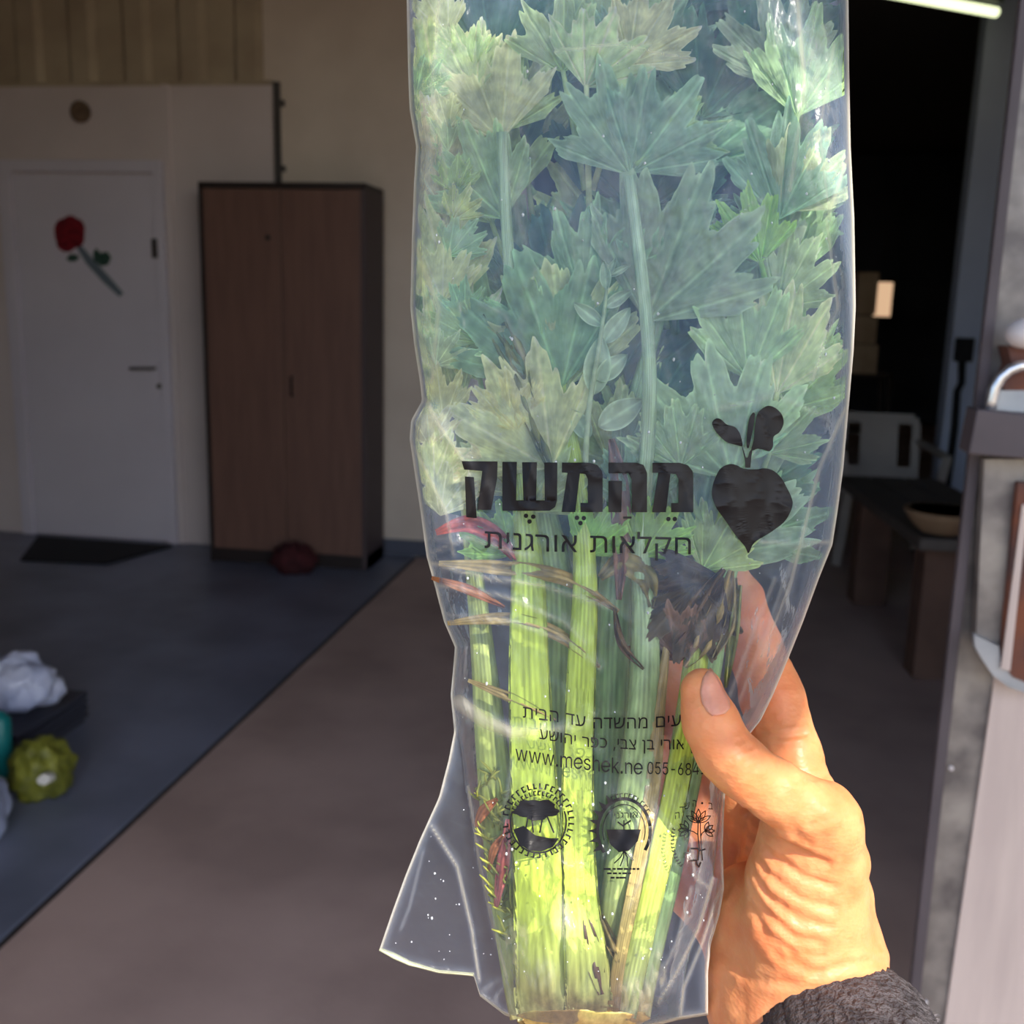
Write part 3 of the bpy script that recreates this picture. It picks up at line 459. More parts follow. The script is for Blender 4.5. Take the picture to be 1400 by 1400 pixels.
# lock box: a channel with a rounded foot
lb = [(1346, 628), (1334, 876), (1342, 900), (1358, 924), (1380, 940), (1404, 948), (1470, 950), (1480, 628)]
mb = MB(); prism_px(mb, lb, yg - 0.030, 0.030); box_ = mb.build('lock_box', M['steel'], gate)
mb = MB(); prism_px(mb, [(1392, 660), (1368, 905), (1385, 926), (1405, 934), (1470, 936), (1478, 660)], yg - 0.042, 0.012); mb.build('rusty_plate', M['rust'], box_)
mb = MB(); prism_px(mb, [(1398, 690), (1406, 690), (1381, 918), (1369, 914)], yg - 0.046, 0.008); mb.build('edge_lip', M['gate_pale'], box_)
mb = MB(); prism_px(mb, [(1332, 868), (1366, 884), (1368, 905), (1385, 926), (1405, 934), (1404, 948), (1380, 940), (1358, 924), (1342, 900), (1333, 884)], yg - 0.040, 0.012); mb.build('foot_rim', M['galv'], box_)
# cross bar, latch rod, rusty hasp and knob
mb = MB(); prism_px(mb, [(1336, 560), (1324, 621), (1480, 634), (1490, 576)], yg - 0.075, 0.045); mb.build('cross_bar', M['steel_dark'], gate, bevel=0.002)
pts = [on_y(px, py, yg - 0.055) for px, py in ((1352, 572), (1356, 548), (1360, 530), (1368, 516), (1380, 506), (1392, 501), (1420, 496))]
mb = MB(); mb.tube(pts, 0.0065, 12); mb.build('latch_rod', M['chrome'], gate, smooth=True)
mb = MB(); prism_px(mb, [(1378, 474), (1384, 500), (1370, 528), (1374, 534), (1440, 534), (1440, 474)], yg - 0.040, 0.040); mb.build('rusty_hasp', M['rust'], gate)
mb = MB(); prism_px(mb, [(1360, 534), (1356, 560), (1450, 568), (1450, 534)], yg - 0.042, 0.042); mb.build('hasp_plate', M['galv'], gate)
q = on_y(1400, 456, yg - 0.045); mb = MB(); mb.ball(q, (0.020, 0.02, 0.017), 18, 12); mb.build('knob', M['ivory'], gate, smooth=True)
# ------------------------------------------------------------------ the bag: outline and depth
def itp(tab):
    ys = np.array([a for a, b in tab], float); xs = np.array([b for a, b in tab], float)
    return lambda y: np.interp(y, ys, xs)
BL = itp([(-130, 560), (-60, 556), (0, 556), (100, 558), (150, 560), (200, 569), (250, 566), (330, 563), (420, 561), (470, 566), (520, 574), (548, 577), (575, 562), (600, 560), (640, 566), (700, 575), (760, 583), (800, 594), (850, 607), (885, 622), (920, 619), (950, 616), (1000, 621), (1040, 613), (1090, 600), (1150, 573), (1200, 553), (1250, 535), (1300, 518), (1345, 508), (1400, 500)])
BR = itp([(-130, 1158), (0, 1160), (100, 1161), (200, 1163), (300, 1168), (420, 1170), (480, 1167), (560, 1160), (640, 1153), (700, 1145), (745, 1138), (790, 1120), (850, 1098), (900, 1078), (950, 1057), (985, 1040), (1010, 1020), (1040, 1000), (1075, 992), (1110, 990), (1160, 988), (1215, 990), (1250, 984), (1290, 972), (1330, 968), (1390, 968), (1410, 966)])
BB = itp([(500, 1296), (518, 1300), (560, 1320), (600, 1331), (648, 1335), (656, 1362), (690, 1388), (730, 1401), (800, 1412), (870, 1409), (930, 1394), (968, 1388)])
Z_T = itp([(-130, 0.024), (100, 0.027), (500, 0.029), (800, 0.026), (960, 0.021), (1040, 0.020), (1150, 0.022), (1300, 0.026), (1360, 0.022), (1405, 0.008)])
# creases of the film: polyline in photo pixels, height in mm, width in px
CREASE = [
    ([(628, 960), (660, 985), (700, 1002), (750, 1000), (805, 986)], 1.6, 11),
    ([(590, 770), (660, 790), (740, 800), (830, 830)], 1.8, 9),
    ([(600, 800), (690, 815), (770, 850), (800, 880)], 1.6, 9),
    ([(612, 842), (700, 850), (780, 880), (822, 915)], 1.5, 8),
    ([(580, 760), (640, 735), (720, 760)], 1.3, 9),
    ([(1138, 740), (1090, 745), (1040, 740)], 1.5, 9),
    ([(1155, 560), (1120, 640), (1100, 720), (1080, 800), (1040, 900)], 1.6, 10),
    ([(1100, 720), (1060, 830), (1010, 960)], 1.3, 8),
    ([(1060, 790), (1020, 890), (985, 985)], 1.4, 8),
    ([(640, 1075), (655, 1180), (672, 1260), (692, 1335)], 2.2, 7),
    ([(590, 1130), (625, 1185), (645, 1270), (655, 1340)], 2.4, 7),
    ([(605, 1080), (570, 1140)], 1.2, 6),
    ([(578, 1165), (560, 1240), (548, 1270)], 1.0, 6),
    ([(690, 1335), (660, 1355)], 1.4, 6), ([(692, 1340), (670, 1380)], 1.4, 6),
    ([(975, 1200), (955, 1270), (925, 1330), (900, 1370)], 1.9, 7),
    ([(985, 1215), (960, 1290), (935, 1350), (930, 1395)], 1.9, 7),
    ([(945, 1215), (925, 1290), (890, 1360)], 1.2, 7),
    ([(940, 1085), (950, 1200), (968, 1212)], 1.4, 6),
    ([(1000, 1080), (965, 1130), (955, 1200)], 1.0, 6),
    ([(578, 540), (600, 580), (640, 640), (650, 700)], 1.6, 9),
    ([(560, 600), (585, 650), (610, 700), (620, 760)], 1.4, 9),
    ([(565, 330), (600, 420), (590, 520)], 1.2, 12),
    ([(1165, 200), (1130, 300), (1145, 420), (1110, 520)], 1.4, 11),
    ([(1090, 0), (1100, 120), (1080, 260)], 1.5, 12),
    ([(1140, 60), (1120, 180), (1135, 300)], 1.2, 9),
    ([(600, 0), (590, 120), (610, 240)], 1.3, 12),
    ([(700, 110), (690, 220), (720, 340)], 0.9, 14),
    ([(760, 70), (840, 60), (940, 80)], 1.2, 12),
    ([(900, 1000), (880, 1100), (850, 1180)], 1.2, 9),
    ([(930, 960), (905, 1060), (890, 1160), (860, 1240)], 1.2, 8),
    ([(655, 415), (690, 430), (720, 500)], 1.0, 8),
    ([(700, 1040), (690, 1110), (700, 1200)], 0.8, 9),
    ([(980, 560), (1060, 540), (1130, 570)], 0.9, 12),
    ([(1000, 800), (960, 860), (930, 930)], 1.2, 8),
]
_rc = random.Random(31)
for _ in range(26):                                    # the fine scribble of small folds on the upper left and right
    x_, y_ = (_rc.uniform(580, 740), _rc.uniform(20, 430)) if _rc.random() < .65 else (_rc.uniform(1040, 1140), _rc.uniform(20, 640))
    a_ = _rc.uniform(.9, 2.2); l_ = _rc.uniform(20, 55); p_ = [(x_, y_)]
    for _k in range(3): a_ += _rc.uniform(-.7, .7); p_.append((p_[-1][0] + math.cos(a_) * l_ * .5, p_[-1][1] + math.sin(a_) * l_ * .5))
    CREASE.append((p_, _rc.uniform(.5, 1.0), 5))
def seg_d(px, py, a, b):
    ax, ay = a; bx, by = b; dx, dy = bx - ax, by - ay
    t = np.clip(((px - ax) * dx + (py - ay) * dy) / (dx * dx + dy * dy + 1e-9), 0, 1)
    return np.hypot(px - ax - t * dx, py - ay - t * dy)
def poly_d(px, py, pl):
    d = np.full(np.shape(px), 1e9)
    for a, b in zip(pl, pl[1:]): d = np.minimum(d, seg_d(px, py, a, b))
    return d
def vnoise(x, y, s=0.0):
    """Smooth value noise on arrays."""
    xi = np.floor(x).astype(int); yi = np.floor(y).astype(int); fx = x - xi; fy = y - yi
    fx = fx * fx * (3 - 2 * fx); fy = fy * fy * (3 - 2 * fy)
    def h(a, b):
        v = np.sin(a * 127.1 + b * 311.7 + s * 74.7) * 43758.5453; return v - np.floor(v)
    return (h(xi, yi) * (1 - fx) + h(xi + 1, yi) * fx) * (1 - fy) + (h(xi, yi + 1) * (1 - fx) + h(xi + 1, yi + 1) * fx) * fy
def body_edges(py):
    """Where the filled part of the bag begins: the lower left corner is flat film."""
    l = np.interp(py, [900, 1000, 1080, 1180, 1290, 1335, 1400], [0, 6, 34, 95, 160, 180, 200]); l = np.where(py < 900, 0, l)
    r = np.interp(py, [1040, 1150, 1250, 1400], [0, 8, 22, 40]); r = np.where(py < 1040, 0, r)
    return BL(py) + l, BR(py) - r
def half_z(px, py):
    a, b = body_edges(py); u = np.clip((px - a) / (b - a), 0, 1)
    s = np.sqrt(np.clip(1 - np.abs(2 * u - 1) ** 2.6, 0, 1))
    dn = np.clip((BB(px) - py) / 95.0, 0, 1); dn = np.sqrt(np.clip(1 - (1 - dn) ** 2, 0, 1))
    return np.maximum(Z_T(py) * s * (0.25 + 0.75 * dn), 0.0012)
def film_z(px, py, side=1.0):
    px = np.asarray(px, float); py = np.asarray(py, float)
    h = half_z(px, py); k = np.clip(h / 0.012, 0.15, 1)
    z = h.copy()
    s = 0 if side > 0 else 9.3
    n = (vnoise(px / 90, py / 150, 1 + s) - .5) * 0.0060 + (vnoise(px / 34, py / 60, 2 + s) - .5) * 0.0026
    r = 1 - np.abs(2 * vnoise(px / 60 + py / 260, py / 110, 3 + s) - 1); n += (r ** 3) * 0.0014
    r2 = 1 - np.abs(2 * vnoise(px / 26 - py / 120, py / 48, 4 + s) - 1); n += (r2 ** 4) * 0.0008
    r3 = 1 - np.abs(2 * vnoise(px / 15 + py / 70, py / 34, 5 + s) - 1); n += (r3 ** 4) * 0.00035
    z = z + n * k
    if side > 0:
        for pl, amp, wd in CREASE:
            d = poly_d(px, py, pl); z = z + amp * 1e-3 * (np.exp(-(d / wd) ** 2) - 0.35 * np.exp(-(d / (2.4 * wd)) ** 2)) * np.clip(k + 0.35, 0, 1)
        # pinched under the thumb
        d = np.hypot((px - 985) / 90.0, (py - 1000) / 75.0); z = z - 0.006 * np.exp(-d * d)
    z = np.maximum(z, 0.0008)
    e = np.minimum(np.clip((px - BL(py)) / 14, 0, 1), np.clip((BR(py) - px) / 14, 0, 1)); e = np.minimum(e, np.clip((BB(px) - py) / 12, 0, 1))
    return side * (z * (0.12 + 0.88 * np.sqrt(e)) + 0.0002)

# ------------------------------------------------------------------ bag materials and mesh
def film_mat():
    m = bpy.data.materials.new('clear_bag_film'); m.use_nodes = True; t = m.node_tree; t.nodes.clear()
    N = t.nodes.new; L = t.links.new
    tc = N('ShaderNodeTexCoord'); mp = N('ShaderNodeMapping'); L(tc.outputs['Object'], mp.inputs[0]); mp.inputs['Scale'].default_value = (1, 1, 0.55)
    n1 = N('ShaderNodeTexNoise'); n1.inputs['Scale'].default_value = 95; n1.inputs['Detail'].default_value = 4; n1.inputs['Distortion'].default_value = 0.8; L(mp.outputs[0], n1.inputs['Vector'])
    n2 = N('ShaderNodeTexNoise'); n2.inputs['Scale'].default_value = 420; n2.inputs['Detail'].default_value = 3; L(mp.outputs[0], n2.inputs['Vector'])
    ad = N('ShaderNodeMath'); ad.operation = 'MULTIPLY_ADD'; L(n2.outputs['Fac'], ad.inputs[0]); ad.inputs[1].default_value = 0.18; L(n1.outputs['Fac'], ad.inputs[2])
    bp = N('ShaderNodeBump'); bp.inputs['Strength'].default_value = 0.65; bp.inputs['Distance'].default_value = 0.0018; L(ad.outputs[0], bp.inputs['Height'])
    tr = N('ShaderNodeBsdfTransparent'); tr.inputs[0].default_value = (0.97, 0.985, 1.0, 1)
    gl = N('ShaderNodeBsdfGlossy'); gl.inputs['Roughness'].default_value = 0.28; L(bp.outputs[0], gl.inputs['Normal'])
    df = N('ShaderNodeBsdfDiffuse'); df.inputs[0].default_value = (0.46, 0.64, 1.0, 1); L(bp.outputs[0], df.inputs['Normal'])
    tl = N('ShaderNodeBsdfTranslucent'); tl.inputs[0].default_value = (0.46, 0.64, 1.0, 1); L(bp.outputs[0], tl.inputs['Normal'])
    hz = N('ShaderNodeMixShader'); hz.inputs[0].default_value = 0.4; L(df.outputs[0], hz.inputs[1]); L(tl.outputs[0], hz.inputs[2])
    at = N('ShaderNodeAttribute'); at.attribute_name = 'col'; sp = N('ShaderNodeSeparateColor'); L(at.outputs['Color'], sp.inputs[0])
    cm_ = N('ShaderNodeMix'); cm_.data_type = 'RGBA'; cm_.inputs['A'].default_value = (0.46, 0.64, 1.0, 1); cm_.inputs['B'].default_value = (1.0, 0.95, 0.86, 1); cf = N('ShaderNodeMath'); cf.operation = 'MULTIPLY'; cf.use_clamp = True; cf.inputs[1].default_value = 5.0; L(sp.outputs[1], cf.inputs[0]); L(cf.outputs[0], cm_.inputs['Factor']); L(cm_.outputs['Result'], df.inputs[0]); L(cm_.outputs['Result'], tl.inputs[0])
    lw = N('ShaderNodeLayerWeight'); lw.inputs['Blend'].default_value = 0.25; L(bp.outputs[0], lw.inputs['Normal'])
    # haze share: cloudy patches, thicker where the film is seen edge-on
    n3 = N('ShaderNodeTexNoise'); n3.inputs['Scale'].default_value = 22; n3.inputs['Detail'].default_value = 5; L(mp.outputs[0], n3.inputs['Vector'])
    mr = N('ShaderNodeMapRange'); mr.inputs[1].default_value = 0.3; mr.inputs[2].default_value = 0.72; mr.inputs[3].default_value = HAZE[0]; mr.inputs[4].default_value = HAZE[1]; L(n3.outputs['Fac'], mr.inputs[0])
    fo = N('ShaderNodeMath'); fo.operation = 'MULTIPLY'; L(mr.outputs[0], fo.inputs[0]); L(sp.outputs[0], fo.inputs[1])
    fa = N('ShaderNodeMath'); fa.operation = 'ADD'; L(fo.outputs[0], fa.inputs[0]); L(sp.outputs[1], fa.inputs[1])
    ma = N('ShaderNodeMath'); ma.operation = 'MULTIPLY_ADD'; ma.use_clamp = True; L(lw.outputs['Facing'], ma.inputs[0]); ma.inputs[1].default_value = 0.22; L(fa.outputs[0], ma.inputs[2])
    m1 = N('ShaderNodeMixShader'); L(ma.outputs[0], m1.inputs[0]); L(tr.outputs[0], m1.inputs[1]); L(hz.outputs[0], m1.inputs[2])
    fr = N('ShaderNodeFresnel'); fr.inputs[0].default_value = 1.5; L(bp.outputs[0], fr.inputs['Normal'])
    fm = N('ShaderNodeMath'); fm.operation = 'MULTIPLY'; fm.inputs[1].default_value = 0.6; L(fr.outputs[0], fm.inputs[0])
    m2 = N('ShaderNodeMixShader'); L(fm.outputs[0], m2.inputs[0]); L(m1.outputs[0], m2.inputs[1]); L(gl.outputs[0], m2.inputs[2])
    o = N('ShaderNodeOutputMaterial'); L(m2.outputs[0], o.inputs[0])
    return m
HAZE = (0.10, 0.24)        # how much of the film's light the haze scatters
M['film'] = film_mat()
M['ink'] = pmat('black_bag_ink', srgb(22, 20, 24), None, rough=0.45, spec=0.25)
NU, NV = 230, 300
def film_sheet(side):
    u = np.linspace(0, 1, NU + 1); u = 0.5 - 0.5 * np.cos(PI * u) * (0.55 + 0.45 * np.abs(np.cos(PI * u)))
    v = np.linspace(0, 1, NV + 1)
    U, Vv = np.meshgrid(u, v)
    X = 518 + 450 * U
    for _ in range(12):
        yb = BB(X); Y = -128 + (yb + 128) * Vv; X = BL(Y) + (BR(Y) - BL(Y)) * U
    Z = film_z(X, Y, side); Z[:, 0] = 0; Z[:, -1] = 0; Z[-1, :] = 0
    haze_amt = np.interp(Y, [-130, 500, 700, 850, 1000, 1100, 1400], [.85, .85, .7, .38, .24, .14, .10])      # film haze thickest at the top, thinner below
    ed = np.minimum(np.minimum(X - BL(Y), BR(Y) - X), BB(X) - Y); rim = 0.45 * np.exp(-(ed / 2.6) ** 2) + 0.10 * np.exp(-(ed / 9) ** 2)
    glare = np.exp(-(poly_d(X, Y, CREASE[0][0]) / 9) ** 2) * np.clip(1 - (X - 630) / 190, 0, 1); rim = np.maximum(rim, 0.5 * glare * (1 if side > 0 else 0))  # sun glare on the first crease, painted into the film's whiteness
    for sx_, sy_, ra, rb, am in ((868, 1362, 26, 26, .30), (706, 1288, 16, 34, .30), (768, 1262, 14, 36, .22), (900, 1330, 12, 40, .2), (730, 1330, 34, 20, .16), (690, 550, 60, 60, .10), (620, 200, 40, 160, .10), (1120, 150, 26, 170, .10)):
        q_ = ((X - sx_) / ra) ** 2 + ((Y - sy_) / rb) ** 2; rim = np.maximum(rim, am * np.clip(1.4 - q_, 0, 1) * np.clip(1.6 * vnoise(X / 4, Y / 9, 8) + .5 * vnoise(X / 2.4, Y / 4, 9) - .5, 0, 1) * (1 if side > 0 else 0))      # highlight patches painted in as whiter film
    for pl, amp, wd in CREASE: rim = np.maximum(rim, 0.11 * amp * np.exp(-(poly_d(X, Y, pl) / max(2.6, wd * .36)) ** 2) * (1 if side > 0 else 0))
    return Bn(X, Y, Z), np.stack([haze_amt, rim, 0 * rim], -1)
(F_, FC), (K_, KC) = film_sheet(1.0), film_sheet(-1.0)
W1 = NU + 1
idx = np.arange((NV + 1) * W1).reshape(NV + 1, W1)
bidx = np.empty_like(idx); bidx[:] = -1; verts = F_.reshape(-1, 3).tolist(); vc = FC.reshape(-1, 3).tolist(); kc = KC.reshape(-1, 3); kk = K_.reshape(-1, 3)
for j in range(NV + 1):
    for i in range(W1):
        if i in (0, NU) or j == NV: bidx[j, i] = idx[j, i]
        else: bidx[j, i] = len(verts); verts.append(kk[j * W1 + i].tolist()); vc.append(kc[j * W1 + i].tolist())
faces = []
for j in range(NV):
    for i in range(NU):
        faces.append((idx[j, i], idx[j + 1, i], idx[j + 1, i + 1], idx[j, i + 1]))
        faces.append((bidx[j, i], bidx[j, i + 1], bidx[j + 1, i + 1], bidx[j + 1, i]))
faces = [tuple(dict.fromkeys(f)) for f in faces]; faces = [f for f in faces if len(f) > 2]
bag_base = B(790, 1405, 0)
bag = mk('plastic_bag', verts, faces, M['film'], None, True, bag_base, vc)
tag(bag, 'clear plastic produce bag with black printing, full of celery, held upright by a hand', 'bag')
# the turned seam along the bottom of the flat corner
M['seam_film'] = pmat('milky_sealed_seam', (0.60, 0.62, 0.40, 1), None, rough=0.5)
mb = MB(); pts = [B(x, float(BB(x)) - 3, 0.0) for x in (519, 540, 560, 580, 600, 625, 648)]
mb.tube(pts, [0.0006, 0.0010, 0.0008, 0.0006, 0.0005, 0.0005, 0.0005], 8); mb.build('bottom_seam', M['seam_film'], bag, smooth=True)

# ------------------------------------------------------------------ printing on the film
def ink_px(name, polys, lift=0.0009, maxe=7.0, mat=None, label=None):
    """polys: list of [outer, hole, ...] outlines in photo pixels, laid on the film's front."""
    V = []; F = []
    for loops in polys:
        L3 = [[Vector((x, y, 0)) for x, y in lp] for lp in loops]
        flat = [p for lp in L3 for p in lp]
        tris = tessellate_polygon(L3)
        bm = bmesh.new(); bv = [bm.verts.new(p) for p in flat]
        for t in tris:
            try: bm.faces.new([bv[i] for i in t])
            except ValueError: pass
        for _ in range(4):
            es = [e for e in bm.edges if e.calc_length() > maxe]
            if not es: break
            bmesh.ops.subdivide_edges(bm, edges=es, cuts=1); bmesh.ops.triangulate(bm, faces=bm.faces[:])
        bm.verts.index_update(); n = len(V)
        V += [(q.co.x, q.co.y) for q in bm.verts]; F += [tuple(q.index + n for q in f.verts) for f in bm.faces]
        bm.free()
    P = np.array(V); z = film_z(P[:, 0], P[:, 1], 1.0) + lift
    o = mk(name, Bn(P[:, 0], P[:, 1], z), F, mat or M['ink'], bag, True)
    if label: o['label'] = label
    return o
def zq(pts, x0, y0, s): return [(x0 + x / s, y0 + y / s) for x, y in pts]
Zt = lambda p: zq(p, 620, 610, 4.1176)
memr = [(1120, 93), (1270, 93), (1318, 106), (1346, 140), (1350, 170), (1350, 372), (1225, 372), (1225, 320), (1266, 320), (1266, 185), (1252, 158), (1222, 155), (1196, 372), (1118, 372), (1152, 150), (1120, 150)]
polys = [[Zt(memr)], [Zt([(x - 510, y - 1) for x, y in memr])],
         [Zt([(872, 92), (1030, 92), (1070, 106), (1090, 150), (1090, 372), (1003, 372), (1003, 188), (985, 152), (872, 152)])], [Zt([(872, 195), (950, 195), (945, 372), (872, 372)])],
         [Zt([(275, 88), (357, 88), (353, 305), (394, 305), (386, 90), (470, 90), (465, 305), (514, 305), (511, 92), (585, 92), (583, 305), (572, 343), (540, 364), (275, 364)])],
         [Zt([(45, 84), (248, 86), (246, 180), (212, 358), (135, 358), (162, 140), (60, 132)])], [Zt([(64, 170), (115, 174), (131, 405), (72, 400)])]]
ink_px('headline_lettering', polys)
def dot(x, y, r, n=10): return [(x + r * math.cos(2 * PI * i / n), y + r * math.sin(2 * PI * i / n)) for i in range(n)]
ink_px('vowel_points', [[Zt(dot(x, y, 13))] for x, y in ((408, 392), (449, 397), (428, 424), (695, 403), (734, 405), (715, 433), (1210, 410), (1246, 410))] + [[Zt([(955, 396), (1003, 396), (1003, 408), (955, 408)])]])
# the beet mark
Zb = lambda p: zq(p, 950, 540, 6.0875)
def smooth_loop(p, n=5):
    out = []; m = len(p)
    for i in range(m):
        a, b, c, d = (Vector(p[(i + k) % m]) for k in (-1, 0, 1, 2))
        for k in range(n):
            t = k / n
            q = 0.5 * ((2 * b) + (c - a) * t + (2 * a - 5 * b + 4 * c - d) * t * t + (3 * b - a - 3 * c + d) * t ** 3); out.append((q.x, q.y))
    return out
beet = [(170, 690), (215, 610), (290, 575), (350, 585), (385, 605), (440, 618), (520, 618), (580, 610), (650, 628), (720, 690), (765, 770), (800, 840), (815, 905), (790, 985), (735, 1065), (620, 1150), (520, 1210), (480, 1250), (446, 1318), (415, 1260), (340, 1170), (250, 1040), (180, 940), (145, 850), (145, 770)]
bigleaf = [(470, 460), (490, 370), (500, 250), (525, 150), (600, 92), (670, 108), (725, 165), (738, 240), (705, 310), (655, 350), (650, 430), (620, 468), (570, 455), (520, 448)]
smallleaf = [(145, 225), (180, 195), (220, 205), (265, 245), (330, 265), (370, 310), (390, 370), (395, 425), (340, 415), (260, 390), (195, 330), (155, 275)]
petl = [(385, 400), (410, 470), (425, 520), (440, 520), (455, 470), (480, 445), (470, 520), (462, 605), (420, 605), (415, 540), (400, 470)]
midleaf = [(430, 420), (436, 300), (452, 200), (480, 150), (500, 160), (492, 240), (470, 350), (448, 440)]
ink_px('beet_mark', [[Zb(smooth_loop(beet))], [Zb(smooth_loop(bigleaf))], [Zb(smooth_loop(smallleaf))], [Zb(petl)], [Zb(smooth_loop(midleaf))]], label='black printed beet with two leaves')

def stroke(pts, wd):
    out = []
    for a, b in zip(pts, pts[1:]):
        dx, dy = b[0] - a[0], b[1] - a[1]; l = math.hypot(dx, dy) + 1e-9; nx, ny = -dy / l * wd / 2, dx / l * wd / 2; ex, ey = dx / l * wd * .3, dy / l * wd * .3
        out.append([[(a[0] + nx - ex, a[1] + ny - ey), (b[0] + nx + ex, b[1] + ny + ey), (b[0] - nx + ex, b[1] - ny + ey), (a[0] - nx - ex, a[1] - ny - ey)]])
    return out
def set_text(txt, xl, xr, base, h, rtl, hkey):
    """Lettering from xl to xr (photo px) on the baseline function, letters h px tall."""
    loops0 = GLYPHS[hkey][1]; hh = max(y for l in loops0 for x, y in l) - min(y for l in loops0 for x, y in l)
    sy = h / hh
    adv = [(260 if c == ' ' else GLYPHS[c][0]) for c in txt]
    sx = (xr - xl) / sum(adv); out = []; cur = 0
    for c, a in zip(txt, adv):
        if c == 'e':
            x0 = xl + cur * sx; ww = a * sx; xh = sy * max(y for l in GLYPHS['n'][1] for x, y in l); cx_, r_x, r_y = x0 + ww * .5, ww * .40, xh * .5 - 1
            pe = [(cx_ + r_x * math.cos(math.radians(t)), base(cx_) - xh * .5 - r_y * math.sin(math.radians(t))) for t in range(0, 325, 12)]
            out += stroke(pe, 2.2) + stroke([(cx_ - r_x, pe[0][1]), pe[0]], 2.0)
        elif c != ' ':
            x0 = xr - (cur + a) * sx if rtl else xl + cur * sx
            lps = [[(x0 + x * sx, base(x0 + x * sx) - y * sy) for x, y in l] for l in GLYPHS[c][1]]
            # split disjoint outlines from holes
            def inside(p, poly):
                r = False; j = len(poly) - 1
                for i in range(len(poly)):
                    if (poly[i][1] > p[1]) != (poly[j][1] > p[1]) and p[0] < (poly[j][0] - poly[i][0]) * (p[1] - poly[i][1]) / (poly[j][1] - poly[i][1] + 1e-12) + poly[i][0]: r = not r
                    j = i
                return r
            within = lambda l, m: m is not l and all(inside(p, m) for p in l)
            outer = [l for l in lps if not any(within(l, m) for m in lps)]
            for l in outer: out.append([l] + [m for m in lps if within(m, l)])
        cur += a
    return out
lin = lambda pts: (lambda x: float(np.interp(x, [p[0] for p in pts], [p[1] for p in pts])))
ink_px('subtitle_lettering', set_text('חקלאות אורגנית', 661, 948, lin([(661, 749), (740, 754), (948, 758)]), 23, True, 'ה'))
ink_px('slogan_lettering', set_text('מגיעים מהשדה עד הבית', 714, 962, lin([(714, 981), (760, 987), (810, 996), (880, 996), (962, 990)]), 15, True, 'ה'))
ink_px('address_lettering', set_text('משק אורי בן צבי, כפר יהושע', 737, 985, lin([(737, 1010), (800, 1021), (870, 1025), (985, 1024)]), 13.5, True, 'ה'))
ink_px('website_lettering', set_text('www.meshek.ne', 704, 879, lin([(704, 1039), (760, 1048), (840, 1057), (893, 1060)]), 21, False, 'k'))
ink_px('phone_lettering', set_text('055-6841293', 884, 998, lin([(884, 1058), (940, 1060), (998, 1055)]), 17, False, '0'))

def arc(cx, cy, rx, ry, a0, a1, n=28): return [(cx + rx * math.cos(math.radians(a0 + (a1 - a0) * i / n)), cy + ry * math.sin(math.radians(a0 + (a1 - a0) * i / n))) for i in range(n + 1)]
rnd = random.Random(4)
def ring_marks(cx, cy, rx, ry, a0, a1, n, h, wd):
    out = []
    for i in range(n):
        a = math.radians(a0 + (a1 - a0) * (i + .5) / n); c, s = math.cos(a), math.sin(a); k = rnd.random()
        p = (cx + rx * c, cy + ry * s); q = (cx + (rx + h) * c, cy + (ry + h) * s); tx, ty = -s, c
        out += stroke([p, q], wd)
        if k < 0.75: out += stroke([q, (q[0] + tx * h * .55, q[1] + ty * h * .55)], wd * .8)
        if k > 0.35: out += stroke([p, (p[0] + tx * h * .5, p[1] + ty * h * .5)], wd * .8)
    return out
# left seal: a tree over dark soil inside a ring of small lettering
S = ring_marks(736, 1122, 42, 44, 185, 535, 34, 6.5, 2.3) + ring_marks(736, 1122, 34, 35, 200, 330, 14, 5, 1.9)
S += stroke(arc(736, 1124, 38, 42, -20, 200), 2.2)
can = []
for i in range(36):
    a = 2 * PI * i / 36; r = 1 + 0.10 * math.sin(5 * a) + 0.06 * math.sin(11 * a + 1); can.append((733 + 30 * r * math.cos(a), 1107 + 14 * r * math.sin(a)))
S += [[can]] + [[[(702, 1134), (716, 1129), (732, 1142), (752, 1146), (764, 1146), (756, 1158), (740, 1164), (724, 1163), (710, 1154)]]]
for x0, x1 in ((722, 718), (727, 729), (742, 738), (748, 757)): S += stroke([(x0, 1116), (x1, 1138)], 2.2)
ink_px('tree_seal', S, label='round printed seal with a tree')
# middle seal: a sprout with roots inside a spiked ring
S = stroke(arc(853, 1136, 36, 44, 140, 395), 4.5) + stroke(arc(853, 1136, 29, 36, 160, 380), 1.4) + ring_marks(853, 1134, 34, 42, 240, 330, 10, 7, 1.5)
for k in range(7):
    a = math.radians(150 + k * 15); c, s = math.cos(a), math.sin(a); n_ = (-s, c)
    p = (853 + 37 * c, 1136 + 45 * s); S += [[[(p[0] + n_[0] * 4, p[1] + n_[1] * 4), (853 + 49 * c, 1136 + 57 * s), (p[0] - n_[0] * 4, p[1] - n_[1] * 4)]]]
S += set_text('אורגני', 839, 873, lin([(839, 1119), (873, 1118)]), 7.5, True, 'ה')
S += [[[(829, 1134), (876, 1134), (872, 1150), (860, 1163), (846, 1165), (834, 1154)]]]
S += stroke([(853, 1134), (853, 1122)], 1.8) + stroke([(853, 1128), (862, 1122)], 2.2) + stroke([(853, 1130), (845, 1124)], 2.2)
for x1, y1 in ((840, 1180), (848, 1184), (858, 1184), (866, 1176)): S += stroke([(853, 1163), (0.5 * (853 + x1) + 2, 1172), (x1, y1)], 1.6)
for yy in (1188, 1194, 1200):
    x = 826 + (yy - 1188) * .8
    while x < 872 - (yy - 1188): S += stroke([(x, yy), (x + rnd.uniform(2, 5), yy)], 2.6); x += rnd.uniform(4, 8)
ink_px('sprout_seal', S, label='round printed seal with a rooted sprout')
